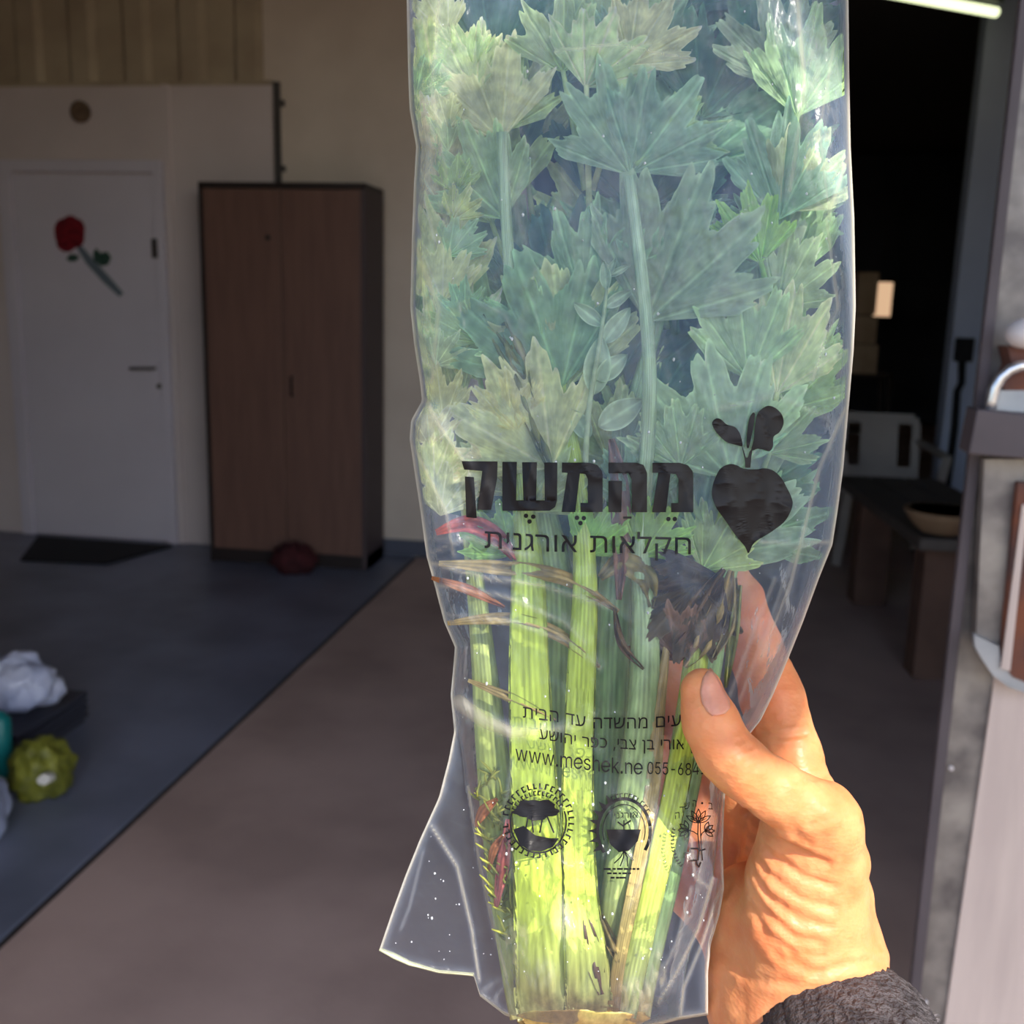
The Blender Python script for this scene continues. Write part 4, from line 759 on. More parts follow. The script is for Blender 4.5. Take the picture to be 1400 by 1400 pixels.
# right seal: a lined leafy plant inside a ring of small lettering
Zs = lambda p: zq(p, 900, 1080, 10)
S = []
def petal(cx, cy, ang, l, wd):
    a = math.radians(ang); c, s = math.cos(a), math.sin(a); p = []
    for t in (0, .25, .5, .75, 1): p.append((cx + c * l * t - s * wd * math.sin(PI * t), cy + s * l * t + c * wd * math.sin(PI * t)))
    for t in (.75, .5, .25, 0): p.append((cx + c * l * t + s * wd * math.sin(PI * t), cy + s * l * t - c * wd * math.sin(PI * t)))
    return p
for ang in (-150, -120, -90, -60, -30): S += stroke(Zs(petal(550, 450, ang, 190, 32)), 1.3) + stroke(Zs([(550, 450), (550 + 120 * math.cos(math.radians(ang)), 450 + 120 * math.sin(math.radians(ang)))]), .9)
for ang in (110, 145, 180, 215, 250): S += stroke(Zs(petal(410, 550, ang, 140, 30)), 1.3)
for ang in (-70, -35, 0, 35): S += stroke(Zs(petal(640, 560, ang, 130, 28)), 1.3)
S += stroke(Zs([(545, 450), (540, 600), (560, 800), (545, 960)]), 1.6) + stroke(Zs([(575, 450), (580, 640), (590, 780), (605, 960)]), 1.4) + stroke(Zs([(410, 550), (480, 570), (540, 610)]), 1.3) + stroke(Zs([(640, 560), (600, 590), (578, 640)]), 1.3)
S += stroke(Zs([(360, 920), (370, 860), (430, 860), (435, 800), (540, 800), (560, 830), (640, 810)]), 2) + stroke(Zs([(440, 960), (520, 960), (530, 1020), (560, 1050), (580, 990)]), 1.8)
S += ring_marks(948, 1149, 27, 39, 120, 205, 12, 3.5, 1.6)
S += set_text('ה', 946, 953, lin([(940, 1103), (960, 1103)]), 9, True, 'ה') + set_text('ש', 935, 943, lin([(930, 1107), (950, 1105)]), 9, True, 'ה') + set_text('ד', 929, 936, lin([(920, 1113), (940, 1111)]), 9, True, 'ה') + set_text('ה', 922, 930, lin([(920, 1121), (935, 1117)]), 9, True, 'ה') + set_text('ב', 968, 975, lin([(960, 1106), (980, 1107)]), 9, True, 'ה') + [[dot(960, 1098, 1.6)]]
ink_px('plant_seal', S, label='round printed seal with a lined leafy plant')
# ------------------------------------------------------------------ celery
def plant_mat(name, trans, rough, bump, bscale, stretch=(1, 1, 1), spec=0.4):
    m = bpy.data.materials.new(name); m.use_nodes = True; t = m.node_tree; b = t.nodes['Principled BSDF']; N = t.nodes.new; L = t.links.new
    at = N('ShaderNodeAttribute'); at.attribute_name = 'col'
    tc = N('ShaderNodeTexCoord'); mp = N('ShaderNodeMapping'); mp.inputs['Scale'].default_value = stretch; L(tc.outputs['Object'], mp.inputs[0])
    n = N('ShaderNodeTexNoise'); n.inputs['Scale'].default_value = bscale; n.inputs['Detail'].default_value = 5; L(mp.outputs[0], n.inputs['Vector'])
    mr = N('ShaderNodeMapRange'); mr.inputs[1].default_value = 0.3; mr.inputs[2].default_value = 0.7; mr.inputs[3].default_value = 0.72; mr.inputs[4].default_value = 1.25; L(n.outputs['Fac'], mr.inputs[0])
    mx = N('ShaderNodeMix'); mx.data_type = 'RGBA'; mx.blend_type = 'MULTIPLY'; mx.inputs['Factor'].default_value = 1.0
    L(at.outputs['Color'], mx.inputs['A']); L(mr.outputs[0], mx.inputs['B'])
    L(mx.outputs['Result'], b.inputs['Base Color']); b.inputs['Roughness'].default_value = rough; b.inputs['Specular IOR Level'].default_value = spec
    bp = N('ShaderNodeBump'); bp.inputs['Strength'].default_value = bump; bp.inputs['Distance'].default_value = 0.001; L(n.outputs['Fac'], bp.inputs['Height']); L(bp.outputs[0], b.inputs['Normal'])
    if trans:
        tl = N('ShaderNodeBsdfTranslucent'); L(mx.outputs['Result'], tl.inputs[0]); ms = N('ShaderNodeMixShader'); ms.inputs[0].default_value = trans
        o = t.nodes['Material Output']; L(b.outputs[0], ms.inputs[1]); L(tl.outputs[0], ms.inputs[2]); L(ms.outputs[0], o.inputs[0])
    return m
M['leaf'] = plant_mat('celery_leaf', 0.42, 0.5, 0.5, 260, spec=0.25)
M['stalk'] = plant_mat('celery_stalk', 0.0, 0.32, 0.25, 160, (3, 3, 0.35))
M['withered'] = plant_mat('withered_leaf', 0.2, 0.45, 0.6, 200)
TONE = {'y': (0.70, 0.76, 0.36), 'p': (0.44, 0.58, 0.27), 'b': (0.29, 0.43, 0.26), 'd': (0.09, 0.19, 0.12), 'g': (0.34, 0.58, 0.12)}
celery = empty('celery_bunch', B(792, 1398, 0.0), 'bunch of celery with green stalks and serrated leaves inside the clear bag', 'celery')
def zlim(px, py, z, k=0.74):
    h = half_z(px, py) * k; return np.clip(z, -h, h)
LOBES = np.radians([0, 26, -26, 49, -49])
def leaf(parent, bx, by, tx, ty, wf=1.0, zb=0.0, zt=0.005, tone='b', seed=0, name='leaf', lobed=0.46, curl=0.003, stem=None, span=61):
    r_ = random.Random(seed * 17 + 3); nr, nt_ = 12, 136
    ax, ay = tx - bx, ty - by; Ln = math.hypot(ax, ay); ux, uy = ax / Ln, ay / Ln; vx, vy = -uy, ux
    th = np.radians(np.linspace(-span, span, nt_)); off = LOBES + np.array([r_.uniform(-.09, .09) for _ in LOBES])
    amp = np.array([1.0, r_.uniform(.82, 1), r_.uniform(.82, 1), r_.uniform(.7, .95), r_.uniform(.7, .95)])
    g = np.max(amp[None] * np.exp(-((th[:, None] - off[None]) / 0.19) ** 2), axis=1)
    env = np.cos(th * 0.85) ** 0.6
    tooth = 0.5 * np.abs(((th * 11.3 + r_.random()) % 1.0) - .4) + np.abs(((th * 5.6 + r_.random() + 0.25 * np.sin(th * 9 + seed)) % 1.0) - 0.35)
    R = env * ((1 - lobed) + lobed * g) * (1 - 0.20 * tooth * (0.6 + 0.6 * g)) ; R = R / R.max()
    rr = np.linspace(0.0, 1.0, nr) ** 0.85
    T, Q = np.meshgrid(th, rr); RR = Q * R[None]
    along = RR * np.cos(T); across = RR * np.sin(T) * wf
    wf = 0.55 + 0.62 * wf; px = bx + Ln * along * ux + Ln * RR * np.sin(T) * wf * vx; py = by + Ln * (along * uy) + Ln * RR * np.sin(T) * wf * vy
    px = np.clip(px, BL(py) + 7, BR(py) - 7)
    dv = np.min(np.abs(T[..., None] - off[None, None]) * Q[..., None], axis=2)
    vein = np.exp(-(dv / 0.013) ** 2)
    near = np.take_along_axis(np.abs(T[..., None] - off), np.argmin(np.abs(T[..., None] - off), axis=2)[..., None], axis=2)[..., 0]
    side = np.exp(-((((Q - near * 0.9) * 7.5) % 1.0 - 0.5) / 0.09) ** 2) * np.clip(Q * 1.5, 0, 1)
    z = zb + (zt - zb) * along + curl * (np.sin(across * 5 + seed) * 0.5 * Q + (across ** 2) * r_.uniform(-.8, .8)) + 0.0022 * (vnoise(px / 34, py / 28, seed) - .5) - 0.0006 * vein + 0.0004 * side
    z = z + 0.0008 * np.sin(T * 11 + seed) * Q
    z = zlim(px, py, z)
    base = np.array(TONE[tone] if isinstance(tone, str) else tone) * np.array([r_.uniform(.88, 1.14), r_.uniform(.92, 1.1), r_.uniform(.85, 1.15)])
    c = base[None, None] * (1 + 0.6 * vein + 0.24 * side + 0.5 * (Q > 0.97) + 0.35 * (vnoise(px / 22, py / 22, seed + 5) - .5))[..., None]  # lighter outer margin is rim light put into the leaf colour
    P = Bn(px, py, z).reshape(-1, 3); C = np.clip(c, 0, .95).reshape(-1, 3).tolist(); V = P.tolist()
    F = [(j * nt_ + i, (j + 1) * nt_ + i, (j + 1) * nt_ + i + 1, j * nt_ + i + 1) for j in range(nr - 1) for i in range(nt_ - 1)]
    if stem:                                           # the leaf's own stem, part of the leaf
        mb = MB(); pts = [(bx + ux * 4, by + uy * 4, zb)] + [tuple(s) for s in stem]
        W = [B(x, y, float(zlim(np.array(x), np.array(y), np.array(z_)))) for x, y, z_ in pts]
        mb.tube(W, [max(.0008, (3.4 + 1.2 * i) * PXM) for i in range(len(W))], 8); n = len(V)
        V += mb.v; F += [tuple(i + n for i in f) for f in mb.f]; C += [list(np.clip(base * 1.25, 0, .9))] * len(mb.v)
    return mk(name, np.array(V), F, M['leaf'], parent, True, None, C)
def path3(pts, n=7):
    out = []
    for i in range(len(pts) - 1):
        a, b, c, d = (np.array(pts[min(max(i + k, 0), len(pts) - 1)], float) for k in (-1, 0, 1, 2))
        for k in range(n):
            t = k / n; out.append(0.5 * (2 * b + (c - a) * t + (2 * a - 5 * b + 4 * c - d) * t * t + (3 * b - a - 3 * c + d) * t ** 3))
    out.append(np.array(pts[-1], float)); return out
def stalk(pts, c0, c1, c2, flat=0.62, ribs=9):
    """pts: (x px, y px, z m, width px), from the butt up; pale at the foot, greener upward."""
    pts = [(792 + (pts[0][0] - 792) * .86, 1390, pts[0][2] * .6, pts[0][3] * 1.0)] + list(pts)
    P = path3(pts); V = []; F = []; C = []; n = 40
    tot = len(P)
    for i, (x, y, z, wd) in enumerate(P):
        q = P[min(i + 1, tot - 1)] - P[max(i - 1, 0)]; l = math.hypot(q[0], q[1]); tx, ty = q[0] / l, q[1] / l; nx, ny = -ty, tx
        f = i / (tot - 1); k = min(1.0, max(0.15, wd / 40))
        cc = np.array(c0) * max(0, 1 - f * 3.4) + np.array(c1) * (min(1, f * 3.4) * (1 - f)) + np.array(c2) * (min(1, f * 3.4) * f)
        for j in range(n):
            a = 2 * PI * j / n; ca, sa = math.cos(a), math.sin(a)
            rb = 1 + (0.055 * math.cos(ribs * 2 * a) * k if sa > -0.2 else 0)
            hx = wd / 2 * ca * rb; hz_ = wd / 2 * PXM * flat * (sa * rb if sa > 0 else sa * 0.55 + 0.35 * (1 - ca * ca) * k)
            X, Y = x + nx * hx, y + ny * hx
            dirt = np.clip((Y - 1300) / 80, 0, 1) * np.clip(0.5 + 1.5 * noise.noise(Vector((X / 26, Y / 34, z * 80))), 0, 1); ck = cc * (1 - .75 * dirt) + np.array((.30, .17, .07)) * .75 * dirt
            V.append((X, Y, z + hz_)); C.append(np.clip(ck * (0.9 + 0.22 * (math.cos(ribs * 2 * a) if sa > -.2 else 0) + 0.12 * math.sin(i * .7 + j)), 0, .95))
    for i in range(tot - 1):
        for j in range(n): F.append((i * n + j, i * n + (j + 1) % n, (i + 1) * n + (j + 1) % n, (i + 1) * n + j))
    F.append(tuple(range(n))[::-1]); F.append(tuple((tot - 1) * n + j for j in range(n)))
    A = np.array(V); zz = zlim(A[:, 0], A[:, 1], A[:, 2], 0.86)
    return mk('stalk', Bn(A[:, 0], A[:, 1], zz), F, M['stalk'], celery, True, None, C)
PALE, YG, GR, BG = (0.80, 0.78, 0.40), (0.62, 0.72, 0.07), (0.42, 0.58, 0.10), (0.28, 0.48, 0.24)
S1 = stalk([(748, 1345, .010, 88), (738, 1240, .017, 68), (729, 1050, .018, 62), (723, 900, .017, 52), (722, 790, .016, 44), (715, 690, .012, 28), (700, 580, .010, 16)], PALE, YG, GR)
S2 = stalk([(804, 1350, .018, 62), (794, 1220, .022, 46), (790, 1080, .021, 42), (795, 920, .019, 38), (800, 790, .016, 32), (790, 660, .012, 22), (768, 520, .012, 13)], PALE, YG, GR)
S3 = stalk([(862, 1345, .012, 34), (892, 1215, .016, 34), (922, 1090, .016, 34), (944, 960, .013, 34), (958, 850, .010, 30), (976, 760, .008, 22), (1004, 650, .012, 13)], (0.6, .66, .4), YG, GR)
S4 = stalk([(832, 1345, .012, 46), (850, 1200, .014, 48), (868, 1080, .015, 46), (880, 960, .015, 42), (882, 850, .014, 36), (876, 740, .012, 24), (888, 500, .021, 19), (860, 240, .022, 16)], (0.42, .34, .16), (.38, .48, .10), (.36, .52, .32))
S5 = stalk([(770, 1335, -.002, 54), (764, 1150, -.003, 46), (760, 950, -.001, 46), (760, 800, .004, 46), (738, 650, .003, 24), (700, 400, .014, 17), (686, 180, .019, 15)], PALE, (.30, .44, .06), (.40, .54, .30))
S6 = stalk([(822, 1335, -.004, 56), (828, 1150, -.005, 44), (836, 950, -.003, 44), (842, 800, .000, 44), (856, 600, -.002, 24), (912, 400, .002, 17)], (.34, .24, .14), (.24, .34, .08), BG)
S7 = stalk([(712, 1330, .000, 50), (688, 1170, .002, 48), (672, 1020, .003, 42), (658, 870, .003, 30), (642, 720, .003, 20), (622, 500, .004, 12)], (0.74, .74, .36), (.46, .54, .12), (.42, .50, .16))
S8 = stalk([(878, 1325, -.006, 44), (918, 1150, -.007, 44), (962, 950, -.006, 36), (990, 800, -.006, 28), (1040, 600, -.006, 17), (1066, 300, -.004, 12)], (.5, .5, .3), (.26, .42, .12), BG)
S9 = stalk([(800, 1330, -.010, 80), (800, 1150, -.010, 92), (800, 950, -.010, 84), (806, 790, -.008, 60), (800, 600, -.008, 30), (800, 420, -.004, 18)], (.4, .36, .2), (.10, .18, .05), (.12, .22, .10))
S10 = stalk([(846, 1318, .020, 18), (872, 1190, .021, 20), (893, 1070, .019, 20), (902, 960, .016, 16), (912, 880, .014, 10)], (.44, .30, .12), (.52, .40, .12), (.40, .28, .10))
STK = [S1, S2, S3, S4, S5, S6, S7, S8, S9]
# the butt
def buttfn(d):
    a = math.atan2(d.z, d.x); return 1 + 0.07 * math.cos(7 * a + 1) * (1 - abs(d.y)) + 0.10 * noise.noise(d * 3.1) + 0.04 * noise.noise(d * 9)
V = []; F = []; C = []; nu, nv = 56, 28
for j in range(nv + 1):
    t = PI * j / nv
    for i in range(nu):
        a = 2 * PI * i / nu; d = Vector((math.sin(t) * math.cos(a), math.cos(t), math.sin(t) * math.sin(a))); m_ = buttfn(d)
        x = 794 + 88 * d.x * m_; y = 1391 - 19 * d.y * m_; z = 0.000 + 0.013 * d.z * m_
        V.append((x, y, z)); dirt = np.clip(0.5 + 1.6 * noise.noise(Vector((x / 38, y / 26, z * 60))) + (1392 - 1352) * 0 + (y - 1375) / 26, 0, 1)
        gold = np.clip(0.5 + 1.2 * noise.noise(Vector((x / 60 + 9, y / 50, z * 40))), 0, 1)
        c = np.array((0.62, 0.54, 0.26)) * (1 - gold) + np.array((0.74, 0.68, 0.12)) * gold; c = c * (1 - dirt * .85) + np.array((0.34, 0.19, 0.07)) * dirt * .85
        C.append(c)
for j in range(nv):
    for i in range(nu): F.append((j * nu + i, j * nu + (i + 1) % nu, (j + 1) * nu + (i + 1) % nu, (j + 1) * nu + i))
A = np.array(V); zz = zlim(A[:, 0], A[:, 1], A[:, 2], 0.9); mk('root_butt', Bn(A[:, 0], A[:, 1], zz), F, M['stalk'], celery, True, None, C)
# leaves: (stalk, base x y, tip x y, width factor, z base, z tip, tone, stem points)
LV = [
    (S3, 1000, 655, 945, 468, .95, .014, .018, 'p', [(1006, 690, .010)]),
    (S3, 930, 640, 915, 545, 1.0, .016, .018, 'p', [(960, 720, .010)]),
    (S3, 985, 640, 1012, 520, .8, .012, .014, 'b', [(1004, 665, .010)]),
    (S8, 1024, 520, 1012, 372, .62, .012, .015, 'p', [(1036, 600, .0)]),
    (S8, 1062, 540, 1092, 382, .48, .010, .012, 'y', [(1050, 610, .0)]),
    (S5, 755, 640, 650, 490, 1.0, .015, .018, 'y', [(742, 680, .01)]),
    (S1, 705, 590, 690, 500, 1.1, .016, .018, 'y', None),
    (S1, 690, 640, 600, 610, .9, .012, .015, 'y', [(712, 690, .01)]),
    (S2, 768, 530, 700, 340, .9, .014, .017, 'b', None),
    (S2, 775, 530, 760, 350, .75, .012, .015, 'p', [(775, 560, .012)]),
    (S2, 740, 470, 650, 400, .7, .014, .016, 'p', [(768, 530, .012)]),
    (S9, 800, 430, 815, 260, .6, .010, .015, 'b', None),
    (S4, 884, 440, 985, 225, .72, .014, .016, 'b', [(886, 490, .013)]),
    (S4, 893, 420, 900, 310, .9, .010, .013, 'b', [(888, 480, .013)]),
    (S4, 862, 240, 815, 72, .70, .014, .015, 'b', None),
    (S4, 864, 236, 955, 100, .72, .014, .016, 'b', None),
    (S4, 900, 200, 1000, 160, .6, .012, .016, 'p', [(868, 226, .013)]),
    (S5, 686, 190, 640, 40, .8, .012, .014, 'y', None),
    (S5, 690, 180, 718, 60, .6, .010, .012, 'p', None),
    (S5, 650, 130, 600, 20, .8, .012, .014, 'y', [(684, 186, .008)]),
    (S5, 690, 300, 620, 160, .6, .010, .013, 'p', [(698, 380, .004)]),
    (S9, 800, 120, 850, 12, 1.15, .014, .018, 'y', [(806, 300, 0)]),
    (S9, 770, 100, 760, -20, .9, .012, .016, 'p', [(800, 260, 0)]),
    (S9, 860, 90, 930, -10, .9, .012, .016, 'y', [(810, 260, 0)]),
    (S8, 1066, 300, 1085, 130, .6, .008, .012, 'b', None),
    (S8, 1040, 360, 1018, 246, .55, .010, .013, 'g', [(1058, 430, 0)]),
    (S8, 1070, 290, 1130, 170, .7, .006, .010, 'p', None),
    (S8, 1090, 160, 1110, 0, .55, .006, .010, 'p', [(1068, 296, 0)]),
    (S8, 1080, 120, 1040, -20, .7, .006, .010, 'b', [(1068, 250, 0)]),
    (S8, 1062, 420, 1128, 320, .55, .006, .010, 'p', [(1056, 480, 0)]),
    (S8, 1075, 560, 1140, 430, .5, .006, .010, 'p', [(1046, 620, -.004)]),
    (S8, 1050, 620, 1120, 560, .7, .008, .012, 'b', [(1036, 660, -.004)]),
    (S6, 912, 410, 965, 330, .9, .004, .008, 'd', None),
    (S6, 905, 420, 960, 250, .8, .002, .006, 'b', [(912, 450, 0)]),
    (S6, 920, 340, 1010, 300, .7, .004, .010, 'b', [(913, 400, 0)]),
    (S7, 625, 520, 590, 380, .5, .008, .012, 'y', None),
    (S7, 622, 500, 640, 350, .4, .010, .013, 'y', None),
    (S7, 618, 420, 580, 260, .5, .008, .012, 'y', [(622, 510, .004)]),
    (S7, 612, 300, 585, 120, .45, .008, .010, 'y', [(620, 480, .004)]),
    (S7, 606, 180, 580, 20, .5, .008, .010, 'y', [(618, 420, .004)]),
    (S7, 630, 560, 575, 500, .7, .008, .012, 'p', None),
    (S7, 636, 680, 578, 610, .7, .008, .012, 'y', None),
    (S4, 880, 700, 860, 600, .9, .012, .016, 'b', None),
    (S1, 712, 680, 655, 560, .7, .010, .013, 'p', None),
    (S1, 720, 700, 790, 590, .8, .010, .014, 'p', None),
    (S3, 960, 780, 1010, 690, .8, .010, .012, 'p', None),
    (S4, 876, 760, 925, 690, .9, .012, .016, 'g', None),
    (S2, 800, 760, 840, 690, .8, .014, .017, 'g', None),
    (S1, 700, 760, 640, 690, .8, .012, .015, 'g', None),
    (S6, 850, 640, 930, 560, .8, .006, .010, 'b', None),
]
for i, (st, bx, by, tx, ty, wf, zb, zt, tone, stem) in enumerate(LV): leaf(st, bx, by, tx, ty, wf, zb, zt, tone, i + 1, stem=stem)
re_ = random.Random(77)
for i in range(16):                                    # small pale leaves pressed against the left side
    y = 10 + 44 * i + re_.uniform(-14, 14); x = float(BL(np.array(y))) + re_.uniform(24, 78); a = math.radians(-90 + re_.uniform(-45, 40)); l = re_.uniform(55, 100)
    leaf(S7, x - math.cos(a) * l * .4, y - math.sin(a) * l * .4, x + math.cos(a) * l * .6, y + math.sin(a) * l * .6, re_.uniform(.4, .9), .012, .018, re_.choice(['y', 'y', 'p']), 200 + i)
rl = random.Random(21)
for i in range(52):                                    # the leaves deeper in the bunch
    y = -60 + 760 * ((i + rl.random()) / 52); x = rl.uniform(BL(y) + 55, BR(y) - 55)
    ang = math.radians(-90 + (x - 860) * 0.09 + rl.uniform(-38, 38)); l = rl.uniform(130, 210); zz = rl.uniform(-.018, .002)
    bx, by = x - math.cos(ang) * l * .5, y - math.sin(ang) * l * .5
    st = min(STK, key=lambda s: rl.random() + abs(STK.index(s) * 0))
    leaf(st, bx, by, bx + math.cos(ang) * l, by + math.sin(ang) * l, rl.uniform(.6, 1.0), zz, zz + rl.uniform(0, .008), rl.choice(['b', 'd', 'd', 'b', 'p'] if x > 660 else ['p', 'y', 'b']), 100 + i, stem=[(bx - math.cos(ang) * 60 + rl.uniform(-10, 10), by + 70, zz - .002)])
# withered leaves, brown and orange
def ribbon(pts, wd, z0, col, seed, name='withered_leaf'):
    P = path3([(x, y, z0, wd * k) for (x, y), k in zip(pts, [0.35] + [1] * (len(pts) - 2) + [0.3])], 9); V = []; F = []; C = []; n = 6
    for i, (x, y, z, w_) in enumerate(P):
        q = P[min(i + 1, len(P) - 1)] - P[max(i - 1, 0)]; l = math.hypot(q[0], q[1]); nx, ny = -q[1] / l, q[0] / l
        for j in range(n + 1):
            u = j / n - .5; X, Y = x + nx * w_ * u, y + ny * w_ * u
            V.append((X, Y, z + 0.0028 * math.sin(u * 9 + i * .3 + seed) + 0.002 * math.sin(i * .8 + seed))); C.append(np.clip(np.array(col) * (0.75 + 0.5 * (j % 2) + 0.5 * noise.noise(Vector((X / 30, Y / 30, seed)))), 0, .9))
    for i in range(len(P) - 1):
        for j in range(n): F.append((i * (n + 1) + j, i * (n + 1) + j + 1, (i + 1) * (n + 1) + j + 1, (i + 1) * (n + 1) + j))
    A = np.array(V); zz = zlim(A[:, 0], A[:, 1], A[:, 2], 0.88)
    o = mk(name, Bn(A[:, 0], A[:, 1], zz), F, M['withered'], celery, True, None, C); o['label'] = 'withered leaf'; return o
OR, TAN, RED, BRN, DK = (.56, .20, .07), (.50, .36, .13), (.50, .09, .06), (.20, .12, .06), (.07, .055, .045)
for a in (([(596, 728), (640, 716), (680, 735), (706, 768)], 24, .016, RED, 1), ([(600, 770), (680, 776), (770, 790), (846, 836)], 20, .018, TAN, 2),
          ([(612, 852), (690, 846), (760, 866), (820, 912)], 18, .017, TAN, 3), ([(590, 790), (640, 806), (690, 830)], 14, .017, OR, 4),
          ([(650, 1130), (662, 1108), (680, 1092)], 16, .012, OR, 5), ([(678, 1240), (688, 1180), (694, 1120)], 18, .013, (.62, .16, .14), 6), ([(668, 1190), (676, 1160), (690, 1140)], 12, .014, OR, 7),
          ([(690, 440), (704, 480), (716, 540), (740, 620)], 26, .016, (.22, .24, .06), 8), ([(660, 430), (700, 500), (730, 580), (760, 660)], 22, .015, (.18, .22, .06), 9),
          ([(836, 600), (846, 660), (850, 740), (846, 820)], 26, .015, (.26, .13, .09), 10), ([(820, 790), (850, 770), (884, 790), (890, 830)], 30, .016, (.30, .24, .08), 11),
          ([(1000, 780), (985, 830), (960, 880), (936, 912)], 26, .014, TAN, 12), ([(1005, 790), (1000, 850), (975, 900)], 18, .013, (.42, .34, .16), 13), ([(990, 778), (950, 830), (920, 880)], 22, .015, BRN, 14),
          ([(1012, 800), (1002, 870), (992, 940)], 16, .012, (.34, .36, .12), 15), ([(640, 930), (700, 955), (760, 985)], 14, .016, TAN, 16),
          ([(800, 1250), (812, 1310), (822, 1360)], 26, .020, (.16, .09, .06), 17), ([(822, 1250), (836, 1290), (846, 1316)], 16, .0205, (.30, .22, .08), 18), ([(840, 830), (850, 880), (880, 915)], 12, .018, BRN, 19)):
    ribbon(*a)
for i, (bx, by, tx, ty, wf) in enumerate(((990, 790, 900, 850, .9), (955, 770, 900, 812, 1.0), (930, 905, 905, 820, 1.1), (950, 800, 930, 910, .9))):
    o = leaf(celery, bx, by, tx, ty, wf, .015, .017, (DK, DK, BRN, (.10, .08, .05))[i], 300 + i, name='withered_leaf', curl=0.012); o['label'] = 'crumpled dark brown leaf'
# fine feathery fronds down the left side
rf = random.Random(5)
for k in range(3):
    mb = MB()
    for i in range(46):
        y = rf.uniform(1060 + k * 60, 1210 + k * 50); x = max(rf.uniform(650, 692) + (y - 1060) * 0.13, float(body_edges(np.array(y))[0]) + 16); a = math.radians(rf.uniform(200, 340)); l = rf.uniform(14, 34); zz = rf.uniform(.003, .013)
        pts = [B(x + math.cos(a) * l * t + 3 * math.sin(3 * t + i), y + math.sin(a) * l * t, float(zlim(np.array(x), np.array(y), np.array(zz)))) for t in (0, .35, .7, 1)]
        mb.tube(pts, [.0005, .00045, .0004, .0002], 5)
    o = mk('frond', mb.v, mb.f, M['leaf'], celery, True, None, [np.array((.50, .52, .12)) * rf.uniform(.7, 1.2)] * len(mb.v)); o['label'] = 'fine yellow-green frond'
# the oval-leaved weed sprig caught among the celery
sprig = empty('weed_sprig', B(800, 600, .018), 'sprig of small oval leaves standing among the celery above the lettering', 'sprig')
mb = MB(); P = path3([(800, 640, .017), (805, 560, .019), (818, 480, .02), (828, 410, .02), (830, 362, .02)]); mb.tube([B(*p) for p in P], [.0011 * (1 - .6 * i / len(P)) for i in range(len(P))], 8)
mk('stem', mb.v, mb.f, M['leaf'], sprig, True, None, [(.52, .64, .40)] * len(mb.v))
def oval(bx, by, tx, ty, wd, z0, seed):
    ax, ay = tx - bx, ty - by; n, m_ = 14, 8; V = []; C = []; F = []
    for i in range(n + 1):
        t = i / n; h = math.sin(PI * min(1, t ** 0.85)) ** 0.75 * wd
        for j in range(m_ + 1):
            u = 2 * j / m_ - 1; L_ = math.hypot(ax, ay); X = bx + ax * t - ay / L_ * h * u; Y = by + ay * t + ax / L_ * h * u
            V.append((X, Y, z0 + .0018 * u * u + .0012 * math.sin(t * 3 + seed))); C.append(np.array((.48, .62, .42)) * (1.3 if abs(u) < .14 else 1.5 if abs(u) > .95 else .95))
    for i in range(n):
        for j in range(m_): F.append((i * (m_ + 1) + j, i * (m_ + 1) + j + 1, (i + 1) * (m_ + 1) + j + 1, (i + 1) * (m_ + 1) + j))
    A = np.array(V); mk('leaf', Bn(A[:, 0], A[:, 1], zlim(A[:, 0], A[:, 1], A[:, 2], .84)), F, M['leaf'], sprig, True, None, np.clip(C, 0, .9))
for i, a in enumerate(((829, 396, 826, 356, 8), (830, 380, 842, 352, 5), (832, 378, 862, 362, 5), (827, 420, 864, 397, 9), (824, 445, 784, 414, 11), (824, 470, 862, 420, 13), (812, 540, 822, 458, 19), (816, 520, 858, 484, 14), (818, 584, 880, 546, 19), (806, 600, 782, 560, 13))):
    oval(*a, .0205 - .0006 * i, i)
# ------------------------------------------------------------------ the hand
def hp(px, py, z): return np.array(((px - 700) / FPX * (D0 - z), (700 - py) / FPX * (D0 - z), z))
def hr(rpx, z): return rpx / FPX * (D0 - z)
